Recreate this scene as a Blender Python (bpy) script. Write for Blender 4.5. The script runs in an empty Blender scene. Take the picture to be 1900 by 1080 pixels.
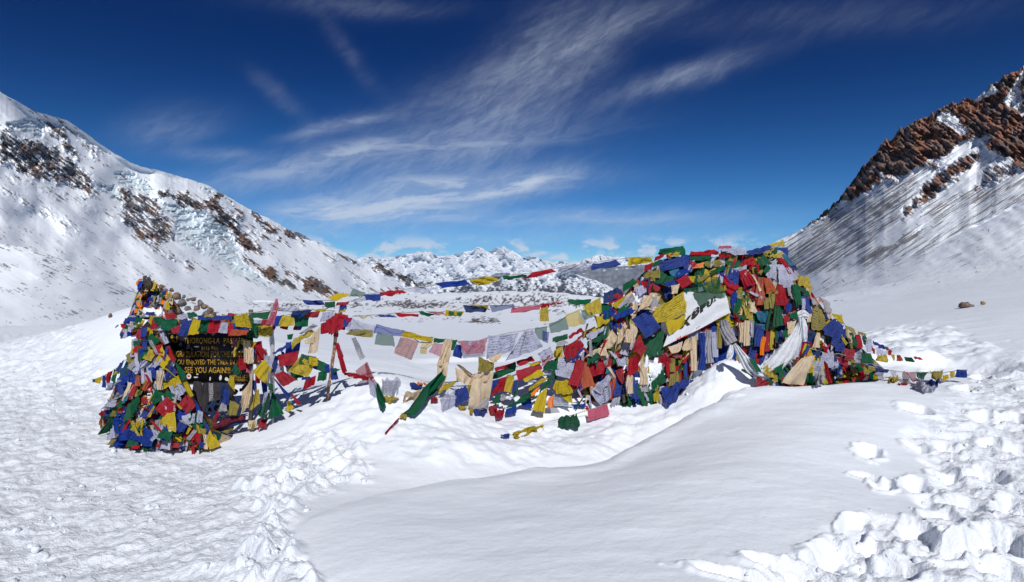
import bpy, math, random
import numpy as np
from mathutils import Vector

random.seed(7)
RNG = np.random.default_rng(11)
SC = bpy.context.scene
COL = SC.collection

# ------------------------------------------------------------------ camera, sky, sun, exposure
F, CX, HY, EYE = 1132.0, 950.0, 505.0, 2.3       # focal length and horizon of the 1900 px wide photograph
cam_d = bpy.data.cameras.new('camera')
cam_d.sensor_width = 36.0
cam_d.lens = F / 1900.0 * 36.0
cam_d.shift_y = -(540 - HY) / 1900.0
cam_d.clip_start, cam_d.clip_end = 0.05, 60000.0
cam = bpy.data.objects.new('camera', cam_d)
COL.objects.link(cam)
cam.location = (0, 0, EYE)
cam.rotation_euler = (math.radians(90), 0, 0)
SC.camera = cam

SUN_EL, SUN_AZ = math.radians(41), math.radians(9)     # sun behind the camera, a little to the right
sun_d = bpy.data.lights.new('sun', 'SUN')
sun_d.energy = 3.9
sun_d.angle = math.radians(0.53)
sun_d.color = (1.0, 0.985, 0.96)
sun = bpy.data.objects.new('sun', sun_d)
COL.objects.link(sun)
to_sun = Vector((math.sin(SUN_AZ) * math.cos(SUN_EL), -math.cos(SUN_AZ) * math.cos(SUN_EL), math.sin(SUN_EL)))
sun.rotation_euler = to_sun.to_track_quat('Z', 'Y').to_euler()
sun.location = (20, -40, 40)

SC.view_settings.view_transform = 'Standard'
SC.view_settings.look = 'None'
SC.view_settings.exposure = 0.0
SC.view_settings.gamma = 1.0
SC.view_settings.use_curve_mapping = False
try:
    SC.cycles.max_bounces = 8
    SC.cycles.transparent_max_bounces = 12
    SC.cycles.volume_bounces = 0
except Exception:
    pass


class NT:
    """small helper that writes shader nodes"""
    def __init__(self, tree):
        self.t = tree
        for n in list(tree.nodes):
            tree.nodes.remove(n)

    def n(self, kind, ins=None, **kw):
        nd = self.t.nodes.new(kind)
        for k, v in kw.items():
            setattr(nd, k, v)
        for k, v in (ins or {}).items():
            self.set(nd.inputs[k], v)
        return nd

    def set(self, sock, v):
        if hasattr(v, 'is_linked') or isinstance(v, bpy.types.NodeSocket):
            self.t.links.new(v, sock)
        else:
            sock.default_value = v

    def math(self, op, a, b=0.0, c=0.0, clamp=False):
        nd = self.t.nodes.new('ShaderNodeMath')
        nd.operation = op
        nd.use_clamp = clamp
        self.set(nd.inputs[0], a)
        self.set(nd.inputs[1], b)
        self.set(nd.inputs[2], c)
        return nd.outputs[0]

    def mix(self, f, a, b, blend='MIX'):
        nd = self.t.nodes.new('ShaderNodeMix')
        nd.data_type = 'RGBA'
        nd.blend_type = blend
        self.set(nd.inputs[0], f)
        self.set(nd.inputs[6], a)
        self.set(nd.inputs[7], b)
        return nd.outputs[2]

    def noise(self, vec, scale, detail=3.0, rough=0.5, dist=0.0, dims='3D'):
        nd = self.t.nodes.new('ShaderNodeTexNoise')
        nd.noise_dimensions = dims
        if vec is not None:
            self.set(nd.inputs['Vector'], vec)
        nd.inputs['Scale'].default_value = scale
        nd.inputs['Detail'].default_value = detail
        nd.inputs['Roughness'].default_value = rough
        nd.inputs['Distortion'].default_value = dist
        return nd.outputs['Fac']

    def smooth(self, v, a, b):
        nd = self.t.nodes.new('ShaderNodeMapRange')
        nd.interpolation_type = 'SMOOTHSTEP'
        self.set(nd.inputs[0], v)
        nd.inputs[1].default_value = a
        nd.inputs[2].default_value = b
        return nd.outputs[0]


def build_world():
    w = bpy.data.worlds.new('World')
    SC.world = w
    w.use_nodes = True
    T = NT(w.node_tree)
    sky = T.n('ShaderNodeTexSky', sky_type='NISHITA', sun_disc=False)
    sky.sun_elevation = SUN_EL
    sky.sun_rotation = math.pi - SUN_AZ
    sky.altitude = 5400.0
    sky.air_density = 1.0
    sky.dust_density = 0.4
    sky.ozone_density = 3.0
    geo = T.n('ShaderNodeNewGeometry')
    sep = T.n('ShaderNodeSeparateXYZ', {0: T.n('ShaderNodeTexCoord').outputs['Generated']})
    x, y, z = sep.outputs
    az = T.math('ARCTAN2', x, y)                      # 0 straight ahead, radians
    el = T.math('ARCSINE', z)
    # cirrus in angle space; a streaky warped noise whose bands rise to the right
    co = T.n('ShaderNodeCombineXYZ', {0: az, 1: el, 2: 0.0}).outputs[0]
    wn = T.n('ShaderNodeTexNoise', {'Vector': co, 'Scale': 3.2, 'Detail': 8.0, 'Roughness': 0.62})
    warp = T.n('ShaderNodeVectorMath', {0: wn.outputs['Color'], 1: (0.5, 0.5, 0.5)}, operation='SUBTRACT').outputs[0]
    warp = T.n('ShaderNodeVectorMath', {0: warp, 1: (0.13, 0.045, 0.0)}, operation='MULTIPLY').outputs[0]
    cw = T.n('ShaderNodeVectorMath', {0: co, 1: warp}, operation='ADD').outputs[0]

    def streak(rot, sx, sy, scale, detail, rough, seed):
        m = T.n('ShaderNodeMapping', {0: cw}, vector_type='POINT')
        m.inputs['Rotation'].default_value = (0, 0, rot)
        m.inputs['Location'].default_value = (seed, seed * 0.7, 0)
        m2 = T.n('ShaderNodeVectorMath', {0: m.outputs[0], 1: (sx, sy, 1)}, operation='MULTIPLY').outputs[0]
        return T.noise(m2, scale, detail, rough, 0.3)
    s1 = streak(-0.30, 1.0, 4.0, 6.0, 12.0, 0.68, 1.3)
    s2 = streak(-0.85, 1.0, 4.0, 9.0, 12.0, 0.70, 4.1)
    s3 = streak(0.10, 1.0, 3.0, 3.0, 6.0, 0.55, 7.7)

    def blob(px, py, rx, ry, rot, amp):
        """soft elongated patch of cloud at a place in the sky (given in photo pixels, turned into angles)"""
        a0 = math.atan2((px - CX) / F, 1.0)
        e0 = math.atan2((HY - py) / F, math.hypot(1.0, (px - CX) / F))
        k = math.cos(a0)
        rx, ry = rx / F * k, ry / F * k
        c, s = math.cos(rot), math.sin(rot)
        dx, dy = T.math('SUBTRACT', az, a0), T.math('SUBTRACT', el, e0)
        wx = T.n('ShaderNodeSeparateXYZ', {0: warp}).outputs
        dx = T.math('MULTIPLY_ADD', wx[0], 0.8, dx)
        dy = T.math('MULTIPLY_ADD', wx[1], 1.2, dy)
        p = T.math('MULTIPLY_ADD', dx, c / rx, T.math('MULTIPLY', dy, s / rx))
        q = T.math('MULTIPLY_ADD', dx, -s / ry, T.math('MULTIPLY', dy, c / ry))
        d = T.math('MULTIPLY_ADD', p, p, T.math('MULTIPLY', q, q))
        return T.math('MULTIPLY', T.math('EXPONENT', T.math('MULTIPLY', d, -1.0)), amp)
    patches = [(1010, 130, 130, 62, 0.62, .75), (900, 195, 130, 42, 0.2, .5), (1270, 145, 110, 17, 0.2, .7), (1130, 60, 170, 26, .3, .25), (770, 365, 210, 36, 0.15, 1.5),
               (940, 340, 130, 18, .1, 1.1), (560, 305, 170, 22, 0.28, .8), (820, 280, 220, 30, 0.16, .7), (645, 235, 80, 12, .25, .6), (325, 235, 75, 30, .3, .36),
               (410, 285, 60, 12, .1, .4), (530, 180, 50, 14, -.6, .22), (640, 100, 90, 16, -.8, .10), (660, 15, 150, 16, .05, .2), (1130, 405, 210, 18, .0, .7),
               (720, 410, 190, 22, .05, .6), (1500, 40, 260, 30, -.1, .12), (900, 440, 420, 14, 0, .35)]
    low_patches = [(770, 365, 200, 34, 0.15, 1.0), (930, 342, 140, 15, .08, .9), (620, 388, 90, 20, .1, .6), (820, 400, 150, 14, .02, .5), (570, 305, 170, 18, 0.28, .6), (850, 268, 220, 20, 0.10, .55), (645, 235, 80, 9, .22, .6), (1130, 405, 200, 14, 0, .5)]
    mask = None
    for p in patches:
        b = blob(*p)
        mask = b if mask is None else T.math('ADD', mask, b)
    # thin cirrus of the same kind goes on over the rest of the sky
    rest = T.math('MULTIPLY', T.smooth(T.math('ABSOLUTE', az), 0.75, 1.3), T.smooth(s3, 0.45, 0.7))
    mask = T.math('ADD', mask, T.math('MULTIPLY', rest, 0.5))
    s4 = streak(-0.50, 1.0, 7.0, 16.0, 8.0, 0.66, 2.9)
    st = T.math('ADD', T.math('MULTIPLY', s1, 0.46), T.math('MULTIPLY_ADD', s2, 0.30, T.math('MULTIPLY', s4, 0.24)))
    mask = T.math('SUBTRACT', 1.0, T.math('EXPONENT', T.math('MULTIPLY', mask, -1.1)))
    dens = T.math('MULTIPLY', mask, T.math('MULTIPLY_ADD', T.smooth(st, 0.40, 0.66), 0.70, 0.28))
    dens = T.math('MULTIPLY', dens, 0.80)
    mask_l = None
    for p in low_patches:
        b = blob(*p)
        mask_l = b if mask_l is None else T.math('ADD', mask_l, b)
    sl = streak(-0.13, 1.0, 5.5, 8.0, 10.0, 0.64, 9.9)
    dl = T.math('MULTIPLY', T.math('MINIMUM', mask_l, 1.0), T.math('MULTIPLY_ADD', T.smooth(sl, 0.40, 0.62), 0.62, 0.34))
    dens = T.math('MAXIMUM', dens, T.math('MULTIPLY', dl, .86))
    # small cumulus low over the far range
    cm = T.n('ShaderNodeMapping', {0: cw})
    cm.inputs['Scale'].default_value = (16, 34, 1)
    cn = T.noise(cm.outputs[0], 1.0, 6.0, 0.58)
    low = T.math('SUBTRACT', T.smooth(el, -0.02, 0.02), T.smooth(el, 0.036, 0.066), clamp=True)
    cum = T.math('MULTIPLY', T.smooth(cn, 0.48, 0.60), low)
    # deep high altitude blue
    hs = T.n('ShaderNodeHueSaturation', {'Color': sky.outputs[0], 'Saturation': 1.25, 'Value': 1.0, 'Hue': 0.5})
    up = T.smooth(el, -0.02, 0.36)
    pol = T.mix(up, (0.60, 0.83, 0.90, 1), (0.0, 0.20, 0.40, 1))
    skyc = T.mix(1.0, hs.outputs[0], pol, 'MULTIPLY')
    K = 1.0 / 0.1
    cl = T.mix(dens, skyc, (0.60 * K, 0.68 * K, 0.80 * K, 1))
    cl = T.mix(T.math('MULTIPLY', cum, 0.75), cl, (0.78 * K, 0.81 * K, 0.88 * K, 1))
    bg = T.n('ShaderNodeBackground', {'Color': cl, 'Strength': 0.1})
    T.n('ShaderNodeOutputWorld', {'Surface': bg.outputs[0]})


build_world()


# ------------------------------------------------------------------ numpy noise
def _h(ix, iy, seed):
    h = (ix.astype(np.int64) * 374761393 + iy.astype(np.int64) * 668265263 + seed * 1442695041) & 0xffffffff
    h = ((h ^ (h >> 13)) * 1274126177) & 0xffffffff
    h = ((h ^ (h >> 16)) * 2246822519) & 0xffffffff
    return (h ^ (h >> 15)) & 0xffff


def perlin(x, y, seed=0):
    ix, iy = np.floor(x), np.floor(y)
    fx, fy = x - ix, y - iy
    u = fx * fx * fx * (fx * (fx * 6 - 15) + 10)
    v = fy * fy * fy * (fy * (fy * 6 - 15) + 10)

    def g(dx, dy):
        a = _h(ix + dx, iy + dy, seed) * (2 * np.pi / 65536.0)
        return np.cos(a) * (fx - dx) + np.sin(a) * (fy - dy)
    a, b, c, d = g(0, 0), g(1, 0), g(0, 1), g(1, 1)
    return 1.5 * ((a * (1 - u) + b * u) * (1 - v) + (c * (1 - u) + d * u) * v)


def fbm(x, y, o=5, seed=0, gain=0.5, lac=2.03):
    r, a = 0, 1.0
    for i in range(o):
        r = r + a * perlin(x, y, seed + i * 17)
        x, y, a = x * lac + 3.1, y * lac - 1.7, a * gain
    return r


def ridged(x, y, o=5, seed=0, gain=0.55, lac=2.05):
    r, a, n = 0, 1.0, 0
    for i in range(o):
        r = r + a * (1 - np.abs(perlin(x, y, seed + i * 31)) * 1.6)
        n += a
        x, y, a = x * lac + 1.3, y * lac + 5.2, a * gain
    return r / n


def worley(x, y, seed=0):
    ix, iy = np.floor(x), np.floor(y)
    best = np.full(x.shape, 9.0)
    for dx in (-1, 0, 1):
        for dy in (-1, 0, 1):
            cx, cy = ix + dx, iy + dy
            hx = _h(cx, cy, seed) / 65536.0
            hy = _h(cx, cy, seed + 77) / 65536.0
            d = (cx + hx - x) ** 2 + (cy + hy - y) ** 2
            best = np.minimum(best, d)
    return np.sqrt(best)


def sstep(v, a, b):
    t = np.clip((v - a) / (b - a), 0, 1)
    return t * t * (3 - 2 * t)


def inside(px, py, poly):
    """signed distance (positive inside) of points to a polygon, in the polygon's own units"""
    poly = np.asarray(poly, float)
    x0, y0 = poly.min(0) - 60
    x1, y1 = poly.max(0) + 60
    out = np.full(px.shape, -60.0)
    sel = (px > x0) & (px < x1) & (py > y0) & (py < y1)
    X, Y = px[sel], py[sel]
    d = np.full(X.shape, 1e9)
    ins = np.zeros(X.shape, bool)
    n = len(poly)
    for i in range(n):
        ax, ay = poly[i]
        bx, by = poly[(i + 1) % n]
        ex, ey = bx - ax, by - ay
        t = np.clip(((X - ax) * ex + (Y - ay) * ey) / (ex * ex + ey * ey + 1e-9), 0, 1)
        d = np.minimum(d, (X - ax - t * ex) ** 2 + (Y - ay - t * ey) ** 2)
        c = ((ay > Y) != (by > Y)) & (X < (bx - ax) * (Y - ay) / (by - ay + 1e-12) + ax)
        ins ^= c
    d = np.sqrt(d)
    out[sel] = np.where(ins, d, -d)
    return out


def W(px, py, Y):
    return ((px - CX) / F * Y, Y, EYE - (py - HY) / F * Y)


# ------------------------------------------------------------------ object helpers
def tag(o, label=None, cat=None, group=None, kind=None):
    if label: o['label'] = label
    if cat: o['category'] = cat
    if group: o['group'] = group
    if kind: o['kind'] = kind
    return o


def link(name, me, mat, parent=None, smooth=True):
    o = bpy.data.objects.new(name, me)
    if mat is not None:
        me.materials.append(mat)
    if smooth:
        me.polygons.foreach_set('use_smooth', np.ones(len(me.polygons), bool))
    COL.objects.link(o)
    if parent is not None:
        o.parent = parent
    return o


def thing(name, loc=(0, 0, 0), **kw):
    o = bpy.data.objects.new(name, None)
    o.empty_display_size = 0.1
    o.location = loc
    COL.objects.link(o)
    return tag(o, **kw)


def mesh_from(verts, faces, uvs=None, cols=None):
    me = bpy.data.meshes.new('m')
    v = np.asarray(verts, np.float32)
    f = np.asarray(faces, np.int32)
    k = f.shape[1]
    me.vertices.add(len(v))
    me.vertices.foreach_set('co', v.ravel())
    me.loops.add(f.size)
    me.loops.foreach_set('vertex_index', f.ravel())
    me.polygons.add(len(f))
    me.polygons.foreach_set('loop_start', np.arange(0, f.size, k, dtype=np.int32))
    try:
        me.polygons.foreach_set('loop_total', np.full(len(f), k, np.int32))
    except Exception:
        pass
    if uvs is not None:
        l = me.uv_layers.new(name='UVMap')
        l.data.foreach_set('uv', np.asarray(uvs, np.float32)[f.ravel()].ravel())
    if cols is not None:
        a = me.color_attributes.new('tint', 'FLOAT_COLOR', 'POINT')
        c = np.ones((len(v), 4), np.float32)
        c[:, :3] = cols
        a.data.foreach_set('color', c.ravel())
    me.update()
    return me


def grid_faces(nu, nv, wrap=False):
    i = np.arange(nu - 1 + (1 if wrap else 0))
    j = np.arange(nv - 1)
    I, J = np.meshgrid(i, j)
    I2 = (I + 1) % nu
    a, b = J * nu + I, J * nu + I2
    return np.stack([a, b, b + nu, a + nu], -1).reshape(-1, 4)


def local(pts, origin):
    return np.asarray(pts, float) - np.asarray(origin, float)


# ------------------------------------------------------------------ terrain materials
def mat_terrain(name, bump_scale, bump_dist, rough=0.6, sss=0.0, spec=0.2, fine=0.0):
    m = bpy.data.materials.new(name)
    m.use_nodes = True
    T = NT(m.node_tree)
    att = T.n('ShaderNodeAttribute', attribute_name='tint')
    pos = T.n('ShaderNodeTexCoord').outputs['Object']
    n1 = T.noise(pos, bump_scale, 8.0, 0.65)
    h = n1
    if fine:
        n2 = T.noise(pos, bump_scale * 7.0, 4.0, 0.7)
        h = T.math('MULTIPLY_ADD', n2, fine, n1)
    bmp = T.n('ShaderNodeBump', {'Strength': 1.0, 'Distance': bump_dist, 'Height': h})
    var = T.math('MULTIPLY_ADD', T.noise(pos, bump_scale * 0.5, 5.0, 0.6), 0.16, 0.92)
    colr = T.mix(1.0, att.outputs['Color'], T.n('ShaderNodeCombineXYZ', {0: var, 1: var, 2: var}).outputs[0], 'MULTIPLY')
    p = T.n('ShaderNodeBsdfPrincipled', {'Base Color': colr, 'Roughness': rough, 'Normal': bmp.outputs[0]})
    p.inputs['Specular IOR Level'].default_value = spec
    T.n('ShaderNodeOutputMaterial', {'Surface': p.outputs[0]})
    return m


SNOW = np.array([0.845, 0.88, 0.935])


# ------------------------------------------------------------------ lofted mountain sheets
def loft(name, top, bot, nu, nv, px0, px1, expo, paint, relief, mat, kind='structure', over=0.0):
    """sheet between a ridge line and a foot line, each a list of (photo x, photo y, metres away)"""
    top, bot = np.array(top, float), np.array(bot, float)
    u = np.linspace(px0, px1, nu)
    tpy, tY = np.interp(u, top[:, 0], top[:, 1]), np.interp(u, top[:, 0], top[:, 2])
    bpy_, bY = np.interp(u, bot[:, 0], bot[:, 1]), np.interp(u, bot[:, 0], bot[:, 2])
    win = max(3, nu // 7) | 1
    ker = np.hanning(win + 2)[1:-1]
    ker /= ker.sum()
    soften = lambda a: np.convolve(np.pad(a, win // 2, 'reflect', reflect_type='odd'), ker, 'valid')
    tY, bpy_, bY = soften(tY), soften(bpy_), soften(bY)
    v = np.linspace(0, 1, nv)
    PX = np.tile(u, (nv, 1))
    V = np.repeat(v[:, None], nu, 1)
    PY = bpy_ + (tpy - bpy_) * V
    YY = bY + (tY - bY) * V ** expo
    dx, dpy, dY = relief(PX, PY, YY, V)
    PYd, Yd = PY + dpy, YY + dY
    X = (PX + dx - CX) / F * Yd
    Z = EYE - (PYd - HY) / F * Yd
    P = np.stack([X, Yd, Z], -1)
    col = paint(PX, PY, YY, V)
    # fall away behind the ridge so that the mountain has a back
    if over > 0:
        back = P[-1].copy()
        rows, crow = [P], [col]
        for k in (0.15, 0.5, 1.0):
            b = back.copy()
            b[:, :2] *= 1 + (over * k / b[:, 1])[:, None]
            b[:, 2] -= over * k * 0.8 * k ** 0.5
            rows.append(b[None])
            crow.append(col[-1:])
        P = np.concatenate(rows, 0)
        col = np.concatenate(crow, 0)
        nv = P.shape[0]
    me = mesh_from(P.reshape(-1, 3), grid_faces(nu, nv), cols=col.reshape(-1, 3))
    return tag(link(name, me, mat), kind=kind)


def cpoly(s, ox, oy, k):
    n = [float(t) for t in s.replace(',', ' ').split()]
    return [(ox + n[i] / k, oy + n[i + 1] / k) for i in range(0, len(n), 2)]


C7 = (0, 150, 2.4)
C8 = (1400, 100, 2.0)
CC = (560, 400, 2.7143)

LM_ROCK = [(cpoly(s, *c), w) for s, c, w in [
    ('0,210 40,225 130,260 230,290 300,330 350,370 400,440 445,525 380,512 330,470 250,450 180,440 100,400 40,372 0,362', C7, .66),
    ('0,470 60,500 130,545 250,600 340,650 350,670 300,650 220,610 130,570 50,510', C7, .30),
    ('0,400 60,420 150,450 300,500 420,560 520,610 400,570 250,520 100,460', C7, .22),
    ('148,138 205,170 265,225 345,325 356,372 318,330 282,300 262,255 190,190', C7, .62),
    ('262,168 287,180 302,262 284,312 266,235', C7, .95),
    ('330,220 400,260 480,380 460,380 380,290', C7, .45),
    ('545,468 600,488 680,510 720,578 772,640 762,712 700,742 620,702 556,640 540,560', C7, .60),
    ('560,640 700,740 800,800 868,845 790,800 650,735', C7, .6),
    ('712,497 790,500 850,512 912,570 880,566 800,545', C7, .95),
    ('925,522 962,530 1012,590 1062,640 1132,722 1192,782 1168,782 1088,732 1030,682 975,612 930,560', C7, .92),
    ('1080,780 1150,808 1252,880 1332,902 1330,940 1240,912 1150,852', C7, .85),
    ('1240,818 1320,858 1442,902 1442,952 1380,940 1325,888', C7, .9),
    ('1128,588 1162,622 1236,672 1205,668 1140,620', C7, .85),
    ('1252,650 1292,668 1346,716 1290,692', C7, .9),
    ('1245,704 1272,718 1280,736 1250,722', C7, .95),
    ('1030,540 1062,570 1090,620 1060,610', C7, .7),
    ('975,490 988,492 990,506 972,506', C7, 1),
    ('1000,600 1100,640 1240,720 1200,720 1080,660', C7, .36),
    ('380,238 430,250 520,300 552,320 602,340 625,362 560,348 500,328 420,292 368,264', CC, 1.0),
    ('0,303 60,320 130,352 205,392 195,412 100,392 0,362', CC, .9),
    ('180,190 260,215 305,235 280,240 200,205', CC, .75),
    ('250,360 420,390 560,420 720,412 600,350 560,350 640,400 480,380', CC, .5),
    ('120,200 200,280 330,330 300,320 180,260', CC, .5),
]]
LM_ICE = [cpoly(s, *C7) for s in [
    '38,192 80,180 150,168 178,192 200,265 150,250 90,225 60,215',
    '515,412 580,412 660,448 692,492 672,512 600,482 530,462',
    '690,530 800,560 950,600 1020,660 1060,760 1100,820 1200,900 1280,965 1200,940 1060,862 940,782 800,722 770,682 780,622 720,562',
    '430,458 520,470 562,520 540,552 450,502', '885,460 940,470 960,505 930,515', '990,510 1030,530 1050,570 1020,560']]


def masks(px, py, rocks, ices, sx=1.0, seed=3):
    q = fbm(px / 26, py / 26, 5, seed, 0.62) * 9
    rock = np.zeros(px.shape)
    for poly, w in rocks:
        d = inside(px, py, poly) + q * 0.8
        rock = np.maximum(rock, sstep(d, -9, 9) * w)
    ice = np.zeros(px.shape)
    for poly in ices:
        ice = np.maximum(ice, sstep(inside(px, py, poly) + q * 0.5, -3, 4))
    return rock, ice


def rot_noise(px, py, ang, lx, ly, o, seed, gain=0.6):
    c, s = math.cos(ang), math.sin(ang)
    return fbm((px * c + py * s) / lx, (-px * s + py * c) / ly, o, seed, gain)


def left_mountain():
    top = [(-320, 20, 760), (-150, 95, 820), (0, 170, 900), (22, 183, 0), (48, 197, 0), (68, 208, 0), (95, 215, 0), (122, 222, 0), (150, 240, 0), (180, 263, 0), (212, 285, 0),
           (240, 300, 0), (262, 309, 0), (300, 318, 0), (332, 327, 0), (370, 339, 0), (388, 345, 0), (408, 357, 0), (430, 369, 0), (470, 393, 0), (500, 406, 0), (530, 423, 0),
           (560, 434, 0), (590, 449, 0), (620, 465, 0), (650, 480, 0), (672, 488, 0), (705, 489, 0), (745, 507, 0), (790, 536, 0), (840, 562, 0)]
    top = [(a, b, np.interp(a, [-320, 0, 300, 600, 840], [760, 900, 1350, 2100, 3000])) for a, b, c in top]
    bot = [(-320, 650, 210), (0, 600, 260), (150, 585, 330), (300, 575, 480), (500, 570, 800), (650, 572, 1500), (840, 575, 2800)]

    def fields(px, py):
        rock, ice = masks(px, py, LM_ROCK, LM_ICE)
        # fall lines run down to the right on this side
        n = rot_noise(px, py, 0.80, 42, 8, 6, 21, .68) * 1.0 + fbm(px / 8, py / 8, 4, 5, .65) * .35
        thin = rot_noise(px, py, 0.72, 60, 5, 4, 41, .6)
        dust = rot_noise(px, py, 0.62, 34, 3.4, 5, 23, .68)
        bare = sstep(rock * 1.18 - 0.50 + n * 0.30 + dust * .55, -0.03, 0.12)
        spots = sstep(thin + 0.35 * fbm(px / 90, py / 60, 3, 9), 0.70, 0.9) * sstep(py, 300, 420) * .1
        bare = np.maximum(bare, spots)
        return rock, ice, bare, n

    def relief(px, py, Y, V):
        rock, ice, bare, n = fields(px, py)
        env = np.minimum(1, np.minimum(V * 6, 1))
        soft = fbm(px / 170, py / 170, 3, 1) * 0.040 + rot_noise(px, py, 0.8, 190, 42, 2, 2) * 0.012 + rot_noise(px, py, 0.75, 90, 14, 2, 3) * 0.0016
        crag = rot_noise(px, py, 0.80, 26, 10, 5, 77, .6) * 0.022 * rock + ridged(px / 20, py / 20, 5, 8) * 0.02 * rock
        ic = (ridged(px / 20 + .4 * perlin(px / 9, py / 9, 13), py / 15, 3, 12) - .5) * 0.016 * ice - 0.012 * ice
        fine = fbm(px / 9, py / 9, 3, 14) * 0.0004 * sstep(V, 0, .2)
        d = (soft + crag * 0.9 + ic + fine) * Y * env * np.where(V > 0.97, (1 - V) / 0.03, 1)
        jag = (rock * 3.0 + 1.1) * fbm(px / 14, px * 0 + 3.3, 4, 31) * sstep(V, 0.8, 1.0)
        return 0, jag, -d

    def paint(px, py, Y, V):
        rock, ice, bare, n = fields(px, py)
        k = fbm(px / 30, py / 30, 4, 51)[..., None]
        brown = np.array([0.16, 0.095, 0.065])
        grey = np.array([0.135, 0.125, 0.128])
        warm = sstep(k[..., 0] * .9 + sstep(px, 250, 420) * .55 - .1, -.1, .45)[..., None]
        rc = (grey * (1 - warm) + brown * warm) * (1 + 0.45 * fbm(px / 4, py / 4, 3, 61)[..., None])
        icec = np.array([0.66, 0.79, 0.83]) * (1 - 0.10 * sstep(ridged(px / 9, py / 5, 3, 71), .5, .85)[..., None])
        base = SNOW * (1 - ice[..., None]) + (icec * .55 + SNOW * .45) * ice[..., None]
        return np.clip(base * (1 - bare[..., None]) + rc * bare[..., None], 0.01, 1)
    loft('left_mountain', top, bot, 900, 420, -320, 840, 0.62, paint, relief, M_FAR, over=500)


RM_ROCK = [(cpoly(s, *C8), w) for s, w in [
    ('185,640 215,575 262,548 312,488 350,430 392,380 425,345 462,298 545,228 610,205 695,160 795,125 870,85 950,22 1060,-20 1300,-90 1300,240 1000,215 940,240 880,290 845,335 822,305 760,330 722,372 682,415 632,402 592,432 520,468 472,462 430,512 390,532 345,545 300,570 240,612', .92),
    ('1300,240 1300,470 1000,425 960,412 920,384 880,352 858,300 900,278 942,235', .95),
    ('842,380 800,422 742,462 692,502 642,555 548,606 600,540 640,478 700,428 762,388 812,368', .74),
    ('1000,420 900,470 820,500 860,430 920,400', .5),
]]
RM_STREAK = [(cpoly(s, *C8), w) for s, w in [
    ('105,700 200,640 400,535 640,420 600,500 540,600 420,700 300,800 205,828 140,790', .53),
    ('310,800 480,715 640,640 740,575 700,610 520,740 400,775', .8),
    ('640,560 760,520 880,480 1060,440 1060,480 800,560 640,640', .46),
    ('240,880 420,830 640,690 800,600 1000,495 1000,560 760,690 520,810', .38),
]]
RM_SNOWY = [cpoly(s, *C8) for s in ['672,248 700,252 770,300 800,290 740,225 700,215', '925,180 1000,235 985,120 1000,60 970,90', '640,395 700,390 780,350 860,296 880,310 800,360 720,410', '430,415 482,440 470,455 425,428', '820,160 890,122 905,140 830,178']]


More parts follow.
